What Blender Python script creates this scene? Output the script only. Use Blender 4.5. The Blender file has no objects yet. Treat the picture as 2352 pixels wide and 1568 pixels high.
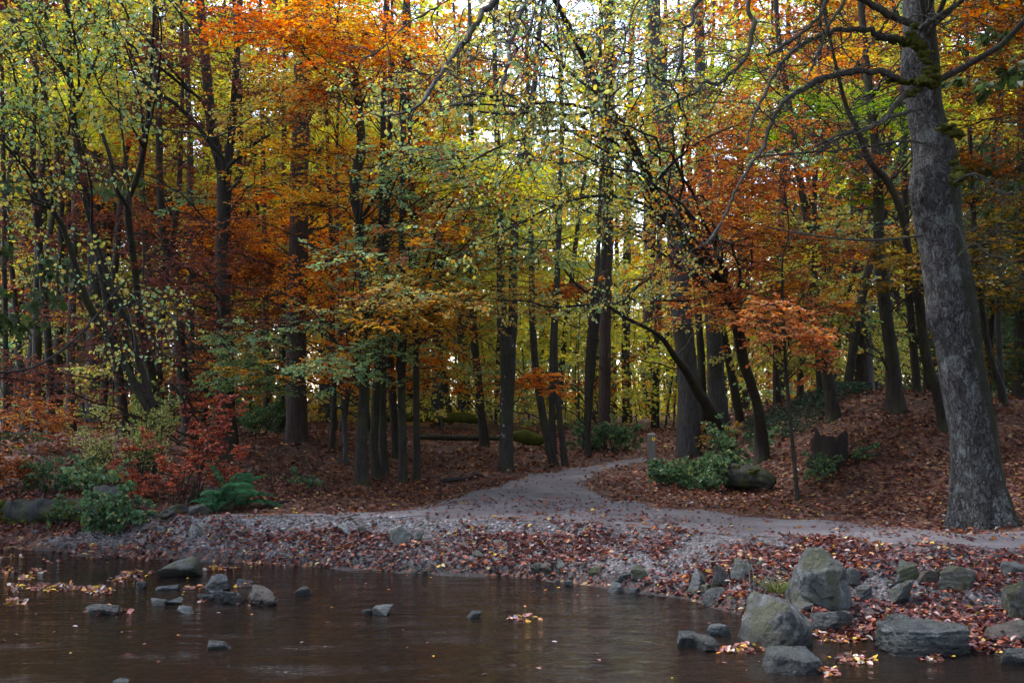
import bpy, bmesh, math
import numpy as np
R = math.radians
SC = bpy.context.scene
COL = SC.collection

# ------------------------------------------------------------------ camera, world, sun, exposure
F, HY, CX, ZC = 2287.0, 940.0, 1176.0, 1.9          # focal length and horizon in units of a 2352 x 1568 picture; eye height
cam = bpy.data.objects.new('camera', bpy.data.cameras.new('camera'))
COL.objects.link(cam)
cam.location = (0, 0, ZC)
cam.rotation_euler = (R(90), 0, 0)
cam.data.sensor_width = 36.0
cam.data.lens = 36.0 * F / 2352.0
cam.data.shift_y = (HY - 784.0) / 2352.0
cam.data.clip_end = 1000
SC.camera = cam

SUN_EL, SUN_AZ = 64.0, 292.0        # degrees; azimuth measured clockwise from +Y (the viewing direction)
world = bpy.data.worlds.new('World')
SC.world = world
world.use_nodes = True
wn = world.node_tree
sky = wn.nodes.new('ShaderNodeTexSky')
sky.sky_type = 'NISHITA'
sky.sun_disc = False
sky.sun_elevation = R(SUN_EL)
sky.sun_rotation = R(SUN_AZ)
sky.dust_density = 1.2
hs = wn.nodes.new('ShaderNodeHueSaturation')        # a bright overcast sky, only faintly blue
hs.inputs['Saturation'].default_value = 0.72
wn.links.new(sky.outputs[0], hs.inputs['Color'])
wn.links.new(hs.outputs[0], wn.nodes['Background'].inputs[0])
wn.nodes['Background'].inputs[1].default_value = 0.15
sl = bpy.data.lights.new('sun', 'SUN')
sl.energy = 0.9
sl.angle = R(25)
sl.color = (1.0, 0.985, 0.96)
sun = bpy.data.objects.new('sun', sl)
COL.objects.link(sun)
sun.rotation_euler = (R(90 - SUN_EL), 0, R(180 - SUN_AZ))
SC.view_settings.view_transform = 'Standard'
SC.view_settings.look = 'None'
SC.view_settings.gamma = 1
SC.view_settings.use_curve_mapping = False
SC.view_settings.exposure = 2.75
SC.cycles.max_bounces = 6
SC.cycles.diffuse_bounces = 3
SC.cycles.glossy_bounces = 3
SC.cycles.transmission_bounces = 4
SC.cycles.transparent_max_bounces = 6
SC.cycles.use_denoising = True            # the photograph has grain of its own
SC.cycles.sample_clamp_indirect = 4.0
SC.cycles.blur_glossy = 1.0
SC.cycles.caustics_reflective = False
SC.cycles.caustics_refractive = False
SC.cycles.sampling_pattern = 'BLUE_NOISE'

# ------------------------------------------------------------------ small numeric helpers
rng = np.random.default_rng(11)
def U(a, b, *s): return rng.uniform(a, b, s if s else None)
def norm(v): return v / np.maximum(np.linalg.norm(v, axis=-1, keepdims=True), 1e-9)
def sstep(a, b, x):
    t = np.clip((x - a) / (b - a), 0, 1)
    return t * t * (3 - 2 * t)
def _hash(ix, iy, iz, seed):
    h = (ix * 374761393 + iy * 668265263 + iz * 2147483647 + seed * 1274126177) & 0xffffffff
    h = ((h ^ (h >> 13)) * 1274126177) & 0xffffffff
    h = ((h ^ (h >> 16)) * 2246822519) & 0xffffffff
    return ((h ^ (h >> 15)) & 0xffff) / 65535.0
def vnoise(p, seed=0):
    p = np.asarray(p, float)
    i = np.floor(p).astype(np.int64); f = p - i; f = f * f * (3 - 2 * f)
    o = 0
    for dx in (0, 1):
        for dy in (0, 1):
            for dz in (0, 1):
                w = (f[..., 0] if dx else 1 - f[..., 0]) * (f[..., 1] if dy else 1 - f[..., 1]) * (f[..., 2] if dz else 1 - f[..., 2])
                o = o + w * _hash(i[..., 0] + dx, i[..., 1] + dy, i[..., 2] + dz, seed)
    return o * 2 - 1
def fbm(p, oct=4, seed=0):
    a, s, o = 1.0, 1.0, 0
    for k in range(oct):
        o = o + a * vnoise(np.asarray(p) * s, seed + k); a *= .5; s *= 2.03
    return o

# ------------------------------------------------------------------ the lie of the land
_sh = np.array([(-900, 1236), (0, 1250), (200, 1272), (460, 1286), (700, 1300), (950, 1313), (1170, 1322), (1300, 1336), (1480, 1358), (1580, 1374), (1690, 1408), (1860, 1452), (2100, 1482), (2352, 1506), (2700, 1520)], float)
_sy = ZC * F / (_sh[:, 1] - HY); _sx = (_sh[:, 0] - CX) * _sy / F
_bk = np.array([(-900, 1138), (0, 1151), (200, 1163), (350, 1176), (480, 1187), (900, 1188), (1200, 1197), (1500, 1216), (1700, 1233), (2000, 1245), (2352, 1265), (2700, 1272)], float)
_by = (ZC - .5) * F / (_bk[:, 1] - HY); _bx = (_bk[:, 0] - CX) * _by / F
PC = np.array([(0, .5), (13.2, .5), (17, .62), (22, .80), (26, 1.05), (32, 1.45), (45, 1.62), (90, 1.75), (400, 1.75)])
PL = np.array([(0, .5), (13.6, .5), (17, .84), (21, 1.22), (30, 1.5), (45, 1.65), (90, 1.75), (400, 1.75)])
PR = np.array([(0, .5), (12.2, .5), (13.5, .72), (15.3, 1.2), (17.5, 1.85), (19.6, 2.28), (22, 2.34), (27, 2.0), (36, 1.7), (90, 1.75), (400, 1.75)])
PE = np.array([(0, .5), (12.2, .5), (13.5, .75), (15.3, 1.25), (17.5, 1.8), (20, 2.1), (27, 2.1), (36, 1.9), (90, 1.75), (400, 1.75)])
def T(x, y, rough=True):
    x = np.asarray(x, float); y = np.asarray(y, float)
    ys = np.interp(x, _sx, _sy); yb = np.interp(x, _bx, _by)
    s = (y - ys) / (yb - ys)
    low = sstep(2.2, 3.2, x)
    sc = np.clip(s, 0, 1)
    prof = (1 - low) * (.12 * sstep(0, .08, sc) + .88 * sc ** .85) + low * np.interp(sc, [0, .05, .48, .62, 1], [0, .09, .24, .68, 1])
    wl = 1 - sstep(-4.6, -2.2, x + .0 * y)
    wr = sstep(3.4, 6.6, x - .06 * (y - 13))
    we = sstep(7.6, 9.6, x)
    base = np.interp(y, PC[:, 0], PC[:, 1]) * (1 - wl - wr) + np.interp(y, PL[:, 0], PL[:, 1]) * wl + wr * (np.interp(y, PR[:, 0], PR[:, 1]) * (1 - we) + np.interp(y, PE[:, 0], PE[:, 1]) * we)
    z = np.where(s >= 1, base, np.where(s > 0, base * prof, -.30 * sstep(0, 1.3, ys - y)))
    z = z + 1.1 * sstep(4.6, 2.4, y)                 # the near bank, on which the camera stands
    if rough:
        p = np.stack([x, y, 0 * x], -1)
        on = sstep(-.02, .12, s)
        beyond = sstep(1.25, 2.0, s)
        bank = on * (1 - sstep(.8, 1.05, s))
        z = z + on * (.012 * fbm(p * 2.3, 3, 3)) + beyond * .07 * fbm(p * .55, 3, 9) + bank * .045 * fbm(p * 3.1, 3, 5) + .02 * (1 - on) * fbm(p * 2.0, 3, 7)
    return z
_SY = np.concatenate([np.arange(5, 30, .02), np.arange(30, 130, .25)])
def hit(px, py):
    """where the sight line through a point of the picture meets the ground (or the water)"""
    X = (px - CX) * _SY / F; Z = ZC - (py - HY) * _SY / F
    g = np.maximum(T(X, _SY, False), 0.0)
    k = np.argmax(Z <= g)
    if Z[k] > g[k]: k = len(_SY) - 1
    return np.array([X[k], _SY[k], g[k]])
def at(px, py, Y): return np.array([(px - CX) * Y / F, Y, ZC - (py - HY) * Y / F])
def inside(poly, x, y):
    c = np.zeros(x.shape, bool); n = len(poly)
    for i in range(n):
        (x1, y1), (x2, y2) = poly[i], poly[i - 1]
        c ^= ((y1 > y) != (y2 > y)) & (x < (x2 - x1) * (y - y1) / (y2 - y1 + 1e-12) + x1)
    return c
_pp = [(2600, 1275), (2352, 1262), (2000, 1243), (1700, 1231), (1500, 1214), (1200, 1197), (900, 1189), (700, 1189), (480, 1190), (490, 1183), (700, 1180), (880, 1174), (1000, 1148), (1150, 1110), (1250, 1087), (1350, 1071), (1440, 1058), (1475, 1052), (1490, 1056), (1450, 1066), (1370, 1090), (1345, 1115), (1385, 1140), (1500, 1165), (1700, 1185), (2000, 1197), (2352, 1216), (2600, 1226)]
PATH = [tuple(hit(a, b)[:2]) for a, b in _pp]

# ------------------------------------------------------------------ materials
def mat(name):
    m = bpy.data.materials.new(name); m.use_nodes = True
    nt = m.node_tree; nt.nodes.clear()
    out = nt.nodes.new('ShaderNodeOutputMaterial')
    return m, nt, out
def N(nt, typ, **kw):
    n = nt.nodes.new(typ)
    for k, v in kw.items():
        if k.startswith('i_'):
            key = k[2:].replace('_', ' ')
            n.inputs[int(key) if key.isdigit() else key].default_value = v
        else: setattr(n, k, v)
    return n
def ramp(nt, fac, stops):
    n = nt.nodes.new('ShaderNodeValToRGB'); e = n.color_ramp.elements
    while len(e) > 1: e.remove(e[-1])
    for i, (p, c) in enumerate(stops):
        el = e[0] if i == 0 else e.new(p)
        el.position = p; el.color = (*c, 1) if len(c) == 3 else c
    nt.links.new(fac, n.inputs[0]); return n.outputs[0]
def coords(nt, scale=(1, 1, 1), kind='Object'):
    t = N(nt, 'ShaderNodeTexCoord'); m = N(nt, 'ShaderNodeMapping'); m.inputs['Scale'].default_value = scale
    nt.links.new(t.outputs[kind], m.inputs[0]); return m.outputs[0]
def noise(nt, vec, scale, detail=5, rough=.6, dist=0):
    n = N(nt, 'ShaderNodeTexNoise'); n.inputs['Scale'].default_value = scale; n.inputs['Detail'].default_value = detail
    n.inputs['Roughness'].default_value = rough; n.inputs['Distortion'].default_value = dist
    nt.links.new(vec, n.inputs['Vector']); return n.outputs[0]
def mixc(nt, fac, a, b, mode='MIX'):
    n = N(nt, 'ShaderNodeMix', data_type='RGBA', blend_type=mode)
    for s, v in ((0, fac), (6, a), (7, b)):
        if isinstance(v, bpy.types.NodeSocket): nt.links.new(v, n.inputs[s])
        else: n.inputs[s].default_value = (*v, 1) if isinstance(v, tuple) and len(v) == 3 else v
    return n.outputs[2]
def math_(nt, op, a, b=None, c=None):
    n = N(nt, 'ShaderNodeMath', operation=op)
    for i, v in enumerate((a, b, c)):
        if v is None: continue
        if isinstance(v, bpy.types.NodeSocket): nt.links.new(v, n.inputs[i])
        else: n.inputs[i].default_value = v
    return n.outputs[0]
def bump(nt, h, strength=.5, dist=.02, nrm=None):
    n = N(nt, 'ShaderNodeBump'); n.inputs['Strength'].default_value = strength; n.inputs['Distance'].default_value = dist
    nt.links.new(h, n.inputs['Height'])
    if nrm: nt.links.new(nrm, n.inputs['Normal'])
    return n.outputs[0]
def pbsdf(nt, out, color, rough=.8, normal=None, spec=.3):
    b = N(nt, 'ShaderNodeBsdfPrincipled'); b.inputs['Specular IOR Level'].default_value = spec
    for k, v in (('Base Color', color), ('Roughness', rough), ('Normal', normal)):
        if v is None: continue
        if isinstance(v, bpy.types.NodeSocket): nt.links.new(v, b.inputs[k])
        else: b.inputs[k].default_value = (*v, 1) if isinstance(v, tuple) else v
    nt.links.new(b.outputs[0], out.inputs[0]); return b

def leaf_mat(name, trans=.45, gloss=.06, rough=.4):
    m, nt, out = mat(name)
    a = N(nt, 'ShaderNodeAttribute', attribute_name='col')
    d = N(nt, 'ShaderNodeBsdfDiffuse'); t = N(nt, 'ShaderNodeBsdfTranslucent'); g = N(nt, 'ShaderNodeBsdfGlossy')
    g.inputs['Roughness'].default_value = rough
    m1 = N(nt, 'ShaderNodeMixShader'); m2 = N(nt, 'ShaderNodeMixShader')
    m1.inputs[0].default_value = trans; m2.inputs[0].default_value = gloss
    hv = N(nt, 'ShaderNodeHueSaturation'); hv.inputs['Saturation'].default_value = 1.18; hv.inputs['Value'].default_value = 1.5
    nt.links.new(a.outputs['Color'], hv.inputs['Color'])
    nt.links.new(a.outputs['Color'], d.inputs[0]); nt.links.new(hv.outputs[0], t.inputs[0])
    nt.links.new(d.outputs[0], m1.inputs[1]); nt.links.new(t.outputs[0], m1.inputs[2])
    nt.links.new(m1.outputs[0], m2.inputs[1]); nt.links.new(g.outputs[0], m2.inputs[2])
    nt.links.new(m2.outputs[0], out.inputs[0]); return m
LEAF = leaf_mat('leaf', .5, .018, .35)
LITTER = leaf_mat('dead_leaf', .12, .035, .3)

def bark(name, c0, c1, moss=(.05, .065, .015), moss_amt=.35, vert=7, bs=.8, spots=None, rough=.85):
    m, nt, out = mat(name)
    v = coords(nt, (vert, vert, 1.1)); v2 = coords(nt)
    a = noise(nt, v, 4.5, 6, .65, .6); b = noise(nt, v2, 2.2, 4, .6); f = noise(nt, v2, 38, 4, .6)
    c = ramp(nt, a, [(.3, c0), (.62, c1)])
    c = mixc(nt, math_(nt, 'MULTIPLY', ramp(nt, b, [(.45, (0, 0, 0)), (.68, (1, 1, 1))]), moss_amt), c, moss)
    if spots:
        vo = N(nt, 'ShaderNodeTexVoronoi'); vo.inputs['Scale'].default_value = spots[1]; nt.links.new(v2, vo.inputs['Vector'])
        sp = math_(nt, 'MULTIPLY', ramp(nt, vo.outputs['Distance'], [(.16, (1, 1, 1)), (.3, (0, 0, 0))]), ramp(nt, noise(nt, v2, 5, 3), [(.5, (0, 0, 0)), (.62, (1, 1, 1))]))
        c = mixc(nt, sp, c, spots[0])
    c = mixc(nt, .5, c, ramp(nt, f, [(.3, (.35, .35, .35)), (.7, (1, 1, 1))]), 'MULTIPLY')
    h = math_(nt, 'ADD', a, math_(nt, 'MULTIPLY', f, .35))
    pbsdf(nt, out, c, rough, bump(nt, h, bs, .03), .25); return m
BARK_DARK = bark('dark_bark', (.009, .007, .006), (.042, .034, .029), moss_amt=.45)
BARK_BROWN = bark('brown_fissured_bark', (.013, .009, .0085), (.075, .05, .044), moss_amt=.1, vert=9, bs=1.0)
BARK_GREY = bark('grey_bark', (.02, .018, .018), (.08, .075, .078), moss_amt=.3)
BARK_SPECK = bark('speckled_bark', (.010, .009, .008), (.048, .045, .04), moss_amt=.35, spots=((.42, .45, .42), 9))
BARK_PALE = bark('pale_bare_twig', (.07, .066, .064), (.17, .165, .16), moss_amt=.15)
TWIG = bark('twig_bark', (.008, .0065, .006), (.032, .026, .022), moss_amt=.3, moss=(.07, .085, .05))
LICHEN_TWIG = bark('mossy_limb', (.014, .012, .011), (.065, .06, .055), moss=(.05, .062, .03), moss_amt=.8)

LOGBARK = bark('mossy_log_bark', (.006, .006, .006), (.034, .034, .036), moss=(.045, .055, .012), moss_amt=.95, vert=3, bs=1.0)
def beech_bark():
    m, nt, out = mat('grey_beech_bark')
    v = coords(nt, (5, 5, 1.6)); v2 = coords(nt); vh = coords(nt, (1, 1, 9))
    wv = N(nt, 'ShaderNodeTexNoise'); wv.inputs['Scale'].default_value = 7; wv.inputs['Detail'].default_value = 4; nt.links.new(v2, wv.inputs['Vector'])
    warp = N(nt, 'ShaderNodeVectorMath', operation='MULTIPLY_ADD'); nt.links.new(wv.outputs['Color'], warp.inputs[0]); warp.inputs[1].default_value = (.22, .22, .3); nt.links.new(v2, warp.inputs[2])
    mp = N(nt, 'ShaderNodeMapping'); mp.inputs['Scale'].default_value = (1, 1, .22); nt.links.new(warp.outputs[0], mp.inputs[0])
    vo = N(nt, 'ShaderNodeTexVoronoi', feature='DISTANCE_TO_EDGE'); vo.inputs['Scale'].default_value = 24; nt.links.new(mp.outputs[0], vo.inputs['Vector'])
    vc = N(nt, 'ShaderNodeTexVoronoi'); vc.inputs['Scale'].default_value = 24; nt.links.new(mp.outputs[0], vc.inputs['Vector'])
    edge = ramp(nt, vo.outputs['Distance'], [(.0, (0, 0, 0)), (.10, (1, 1, 1))])
    a = noise(nt, v, 3.2, 8, .7, 1.0); f = noise(nt, v2, 55, 5, .7); big = noise(nt, v2, 1.3, 4, .55); hz = noise(nt, vh, 8, 5, .65)
    sp = N(nt, 'ShaderNodeSeparateXYZ'); nt.links.new(v2, sp.inputs[0])
    smooth = ramp(nt, math_(nt, 'ADD', math_(nt, 'MULTIPLY', sp.outputs[2], .2), math_(nt, 'MULTIPLY', big, .5)), [(1.12, (0, 0, 0)), (1.36, (.85, .85, .85))])   # smooth grey skin higher up
    sc = N(nt, 'ShaderNodeSeparateColor'); nt.links.new(vc.outputs['Color'], sc.inputs[0])
    plates = mixc(nt, sc.outputs[0], (.04, .037, .04), (.15, .153, .162))
    plates = mixc(nt, ramp(nt, a, [(.40, (.85, .85, .85)), (.55, (0, 0, 0))]), plates, (.028, .023, .023))
    plates = mixc(nt, 1.0, plates, mixc(nt, .85, (1, 1, 1), edge), 'MULTIPLY')
    skin = mixc(nt, ramp(nt, hz, [(.38, (.6, .6, .6)), (.66, (0, 0, 0))]), mixc(nt, a, (.06, .06, .065), (.145, .157, .162)), (.075, .075, .08))
    c = mixc(nt, smooth, plates, skin)
    c = mixc(nt, ramp(nt, noise(nt, v2, 3.1, 5, .65), [(.56, (0, 0, 0)), (.68, (.6, .6, .6))]), c, (.20, .235, .235))
    c = mixc(nt, .7, c, ramp(nt, f, [(.3, (.25, .25, .25)), (.65, (1.1, 1.1, 1.1))]), 'MULTIPLY')
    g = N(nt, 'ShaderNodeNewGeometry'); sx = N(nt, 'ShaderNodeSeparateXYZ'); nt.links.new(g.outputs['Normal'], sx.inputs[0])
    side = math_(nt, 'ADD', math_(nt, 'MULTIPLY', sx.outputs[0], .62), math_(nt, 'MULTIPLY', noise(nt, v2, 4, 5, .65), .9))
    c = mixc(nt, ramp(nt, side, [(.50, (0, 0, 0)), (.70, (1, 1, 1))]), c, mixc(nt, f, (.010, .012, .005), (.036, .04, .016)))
    h = math_(nt, 'ADD', math_(nt, 'ADD', math_(nt, 'MULTIPLY', edge, math_(nt, 'MULTIPLY_ADD', smooth, -.55, .6)), math_(nt, 'MULTIPLY', sc.outputs[1], .25)), math_(nt, 'ADD', math_(nt, 'MULTIPLY', a, .6), math_(nt, 'MULTIPLY', f, .5)))
    pbsdf(nt, out, c, .8, bump(nt, h, 1.0, .06), .3); return m
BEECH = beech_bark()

def moss_mat():
    m, nt, out = mat('moss')
    v = coords(nt); a = noise(nt, v, 9, 6, .7); f = noise(nt, v, 90, 4, .7)
    c = mixc(nt, a, (.022, .026, .006), (.15, .16, .03)); c = mixc(nt, .6, c, ramp(nt, f, [(.3, (.3, .3, .3)), (.7, (1, 1, 1))]), 'MULTIPLY')
    pbsdf(nt, out, c, .95, bump(nt, f, 1, .03), .1); return m
MOSS = moss_mat()

def rock_mat(name, base, dark, moss, wet, lichen=.3):
    m, nt, out = mat(name)
    v = coords(nt); g = N(nt, 'ShaderNodeNewGeometry'); sx = N(nt, 'ShaderNodeSeparateXYZ'); nt.links.new(g.outputs['Normal'], sx.inputs[0])
    oi = N(nt, 'ShaderNodeObjectInfo')
    off = N(nt, 'ShaderNodeVectorMath', operation='ADD'); nt.links.new(v, off.inputs[0])
    sc = N(nt, 'ShaderNodeVectorMath', operation='SCALE'); sc.inputs[0].default_value = (7, 13, 5); nt.links.new(oi.outputs['Random'], sc.inputs['Scale']); nt.links.new(sc.outputs[0], off.inputs[1])
    v = off.outputs[0]
    a = noise(nt, v, 6, 9, .74, .8); f = noise(nt, v, 48, 5, .78); b = noise(nt, v, 3.6, 6, .68); mm = noise(nt, v, 7, 6, .7)
    c = ramp(nt, a, [(.38, dark), (.60, base)])
    c = mixc(nt, math_(nt, 'MULTIPLY', ramp(nt, mm, [(.56, (0, 0, 0)), (.62, (1, 1, 1))]), lichen), c, (.30, .33, .325))
    c = mixc(nt, .85, c, ramp(nt, f, [(.34, (.25, .25, .25)), (.64, (1.15, 1.15, 1.15))]), 'MULTIPLY')
    c = mixc(nt, math_(nt, 'MULTIPLY', ramp(nt, b, [(.46, (0, 0, 0)), (.56, (1, 1, 1))]), moss), c, mixc(nt, f, (.012, .014, .005), (.055, .058, .017)))
    h = math_(nt, 'ADD', a, math_(nt, 'MULTIPLY', f, .25))
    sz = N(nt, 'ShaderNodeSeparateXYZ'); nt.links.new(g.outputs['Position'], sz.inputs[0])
    band = ramp(nt, math_(nt, 'ADD', sz.outputs[2], math_(nt, 'MULTIPLY', a, -.05)), [(0, (.25, .25, .25)), (.03, (.3, .3, .3)), (.12, (1, 1, 1))])  # wet waterline, painted taller to stand in for shade on the lower faces
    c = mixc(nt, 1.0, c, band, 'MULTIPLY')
    pbsdf(nt, out, c, math_(nt, 'MULTIPLY_ADD', f, .25, wet), bump(nt, h, 1.0, .05), .5); return m
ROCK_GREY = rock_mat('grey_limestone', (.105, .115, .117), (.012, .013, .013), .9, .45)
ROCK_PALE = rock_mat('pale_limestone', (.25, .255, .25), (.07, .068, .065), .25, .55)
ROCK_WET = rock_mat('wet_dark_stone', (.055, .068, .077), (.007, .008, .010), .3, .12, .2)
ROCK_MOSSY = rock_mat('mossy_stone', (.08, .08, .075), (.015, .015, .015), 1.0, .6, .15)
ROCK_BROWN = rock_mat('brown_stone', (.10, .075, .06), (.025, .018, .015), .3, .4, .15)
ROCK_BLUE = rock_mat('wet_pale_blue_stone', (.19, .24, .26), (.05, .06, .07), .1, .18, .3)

def ground_mat():
    m, nt, out = mat('leaf_litter_ground')
    v = coords(nt, (1, 1, 1))
    def cells(scale, seed):
        mp = N(nt, 'ShaderNodeMapping'); mp.inputs['Location'].default_value = (seed, seed * 2, 0); mp.inputs['Scale'].default_value = (1, .8, .3); nt.links.new(v, mp.inputs[0])
        nz = N(nt, 'ShaderNodeTexNoise'); nz.inputs['Scale'].default_value = scale * .6; nt.links.new(mp.outputs[0], nz.inputs['Vector'])
        w = N(nt, 'ShaderNodeVectorMath', operation='MULTIPLY_ADD'); nt.links.new(nz.outputs['Color'], w.inputs[0]); w.inputs[1].default_value = (.05, .05, .05); nt.links.new(mp.outputs[0], w.inputs[2])
        vo = N(nt, 'ShaderNodeTexVoronoi'); vo.inputs['Scale'].default_value = scale; nt.links.new(w.outputs[0], vo.inputs['Vector']); return vo
    a = cells(17, 0.3)
    sx = N(nt, 'ShaderNodeSeparateColor'); nt.links.new(a.outputs['Color'], sx.inputs[0])
    c = ramp(nt, sx.outputs[0], [(0, (.020, .011, .010)), (.35, (.065, .026, .019)), (.6, (.10, .037, .024)), (.82, (.15, .06, .036)), (.95, (.22, .12, .06)), (1, (.30, .2, .09))])
    big = noise(nt, v, .8, 5, .6)
    c = mixc(nt, ramp(nt, big, [(.35, (.55, .55, .55)), (.6, (0, 0, 0))]), c, (.022, .014, .012))
    h = math_(nt, 'ADD', math_(nt, 'MULTIPLY', sx.outputs[1], .6), math_(nt, 'MULTIPLY', a.outputs['Distance'], -.8))
    pbsdf(nt, out, c, .75, bump(nt, h, .9, .04), .3); return m
def path_mat():
    m, nt, out = mat('damp_gravel_path')
    v = coords(nt); a = noise(nt, v, 1.4, 6, .62); f = noise(nt, v, 70, 4, .75); l = noise(nt, v, 14, 6, .75); st = noise(nt, coords(nt, (.7, 2.2, 1)), 3, 5, .65)
    c = ramp(nt, a, [(.3, (.15, .13, .14)), (.7, (.31, .285, .30))])
    c = mixc(nt, ramp(nt, l, [(.55, (0, 0, 0)), (.68, (.75, .75, .75))]), c, (.085, .042, .036))
    c = mixc(nt, ramp(nt, st, [(.5, (0, 0, 0)), (.7, (.6, .6, .6))]), c, (.10, .075, .08))
    c = mixc(nt, .8, c, ramp(nt, f, [(.3, (.25, .25, .25)), (.68, (1.3, 1.3, 1.3))]), 'MULTIPLY')
    pbsdf(nt, out, c, .7, bump(nt, math_(nt, 'ADD', f, l), 1.0, .035), .35); return m
def bank_mat():
    m, nt, out = mat('gravelly_bank')
    v = coords(nt); vo = N(nt, 'ShaderNodeTexVoronoi'); vo.inputs['Scale'].default_value = 34; nt.links.new(v, vo.inputs['Vector'])
    sx = N(nt, 'ShaderNodeSeparateColor'); nt.links.new(vo.outputs['Color'], sx.inputs[0]); f = noise(nt, v, 60, 4, .7)
    c = ramp(nt, sx.outputs[0], [(0, (.03, .024, .026)), (.5, (.10, .088, .095)), (1, (.22, .205, .215))])
    c = mixc(nt, .7, c, ramp(nt, f, [(.25, (.4, .4, .4)), (.7, (1.1, 1.1, 1.1))]), 'MULTIPLY')
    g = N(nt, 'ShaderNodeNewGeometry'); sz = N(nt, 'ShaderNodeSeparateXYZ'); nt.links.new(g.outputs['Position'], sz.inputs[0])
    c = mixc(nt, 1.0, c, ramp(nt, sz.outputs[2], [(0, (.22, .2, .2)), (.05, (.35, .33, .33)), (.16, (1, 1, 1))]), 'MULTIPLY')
    pbsdf(nt, out, c, .65, bump(nt, math_(nt, 'ADD', math_(nt, 'MULTIPLY', vo.outputs['Distance'], -1), f), .9, .03), .4); return m
def water_mat():
    m, nt, out = mat('stream_water')
    v = coords(nt, (.55, 2.6, 1)); v2 = coords(nt, (1.0, 3.6, 1)); v3 = coords(nt)
    a = noise(nt, v, 2.6, 3, .55, .6); b = noise(nt, v2, 11, 3, .6, .4); big = noise(nt, coords(nt, (.45, 1.5, 1)), 1.7, 3, .5)
    riff = ramp(nt, big, [(.45, (.22, .22, .22)), (.56, (.4, .4, .4)), (.66, (1.5, 1.5, 1.5))])
    h = math_(nt, 'ADD', a, math_(nt, 'MULTIPLY', b, math_(nt, 'MULTIPLY', riff, .55)))
    nrm = bump(nt, h, .55, .030)
    fr = N(nt, 'ShaderNodeFresnel'); fr.inputs['IOR'].default_value = 1.4; nt.links.new(nrm, fr.inputs['Normal'])
    gl = N(nt, 'ShaderNodeBsdfGlossy'); gl.inputs['Roughness'].default_value = .045; nt.links.new(nrm, gl.inputs['Normal'])
    tr = N(nt, 'ShaderNodeBsdfTransparent'); tr.inputs[0].default_value = (.34, .27, .21, 1)
    df = N(nt, 'ShaderNodeBsdfDiffuse'); df.inputs[0].default_value = (.020, .0145, .012, 1)
    m0 = N(nt, 'ShaderNodeMixShader'); m0.inputs[0].default_value = .45
    nt.links.new(tr.outputs[0], m0.inputs[1]); nt.links.new(df.outputs[0], m0.inputs[2])
    mx = N(nt, 'ShaderNodeMixShader'); nt.links.new(fr.outputs[0], mx.inputs[0]); nt.links.new(m0.outputs[0], mx.inputs[1]); nt.links.new(gl.outputs[0], mx.inputs[2])
    nt.links.new(mx.outputs[0], out.inputs[0]); return m
def plain(name, c0, c1, scale=20, rough=.7, stretch=(1, 1, 1)):
    m, nt, out = mat(name); a = noise(nt, coords(nt, stretch), scale, 5, .65)
    pbsdf(nt, out, mixc(nt, a, c0, c1), rough, bump(nt, a, .5, .01)); return m
POST = plain('weathered_post_wood', (.05, .043, .038), (.17, .155, .14), 16, .8, (6, 6, .6))
YELLOW = plain('yellow_plastic_disc', (.60, .36, .02), (.75, .47, .03), 30, .5)
BLACK = plain('black_arrow_print', (.015, .013, .01), (.03, .028, .025), 30, .5)
DEADWOOD = plain('rotten_black_wood', (.004, .0035, .0035), (.026, .021, .019), 9, .85, (1, 4, 4))
STUMP = plain('stump_wood', (.004, .003, .003), (.03, .02, .016), 8, .9, (5, 5, .8))
GRASS = plain('green_grass', (.05, .08, .015), (.12, .16, .025), 30, .6)

# ------------------------------------------------------------------ mesh building
def mesh_quads(name, v, q, m, smooth=True, col=None):
    me = bpy.data.meshes.new(name)
    v = np.ascontiguousarray(v, np.float32); q = np.ascontiguousarray(q, np.int32)
    k = q.shape[1]
    me.vertices.add(len(v)); me.vertices.foreach_set('co', v.ravel())
    me.loops.add(q.size); me.loops.foreach_set('vertex_index', q.ravel())
    me.polygons.add(len(q)); me.polygons.foreach_set('loop_start', np.arange(len(q), dtype=np.int32) * k)
    me.polygons.foreach_set('use_smooth', np.full(len(q), smooth))
    if col is not None:
        a = me.color_attributes.new('col', 'FLOAT_COLOR', 'POINT')
        a.data.foreach_set('color', np.ascontiguousarray(np.concatenate([col, np.ones((len(col), 1))], 1), np.float32).ravel())
    me.update(calc_edges=True)
    me.materials.append(m)
    return me
def link(name, me, parent=None, loc=None):
    o = bpy.data.objects.new(name, me); COL.objects.link(o)
    if loc is not None: o.location = loc
    if parent is not None: o.parent = parent
    return o
def tag(o, label=None, cat=None, group=None, kind=None):
    for k, v in (('label', label), ('category', cat), ('group', group), ('kind', kind)):
        if v: o[k] = v
    return o
def empty(name, loc, label, cat, group=None):
    o = bpy.data.objects.new(name, None); COL.objects.link(o); o.location = loc; o.empty_display_size = .2
    return tag(o, label, cat, group)

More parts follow.
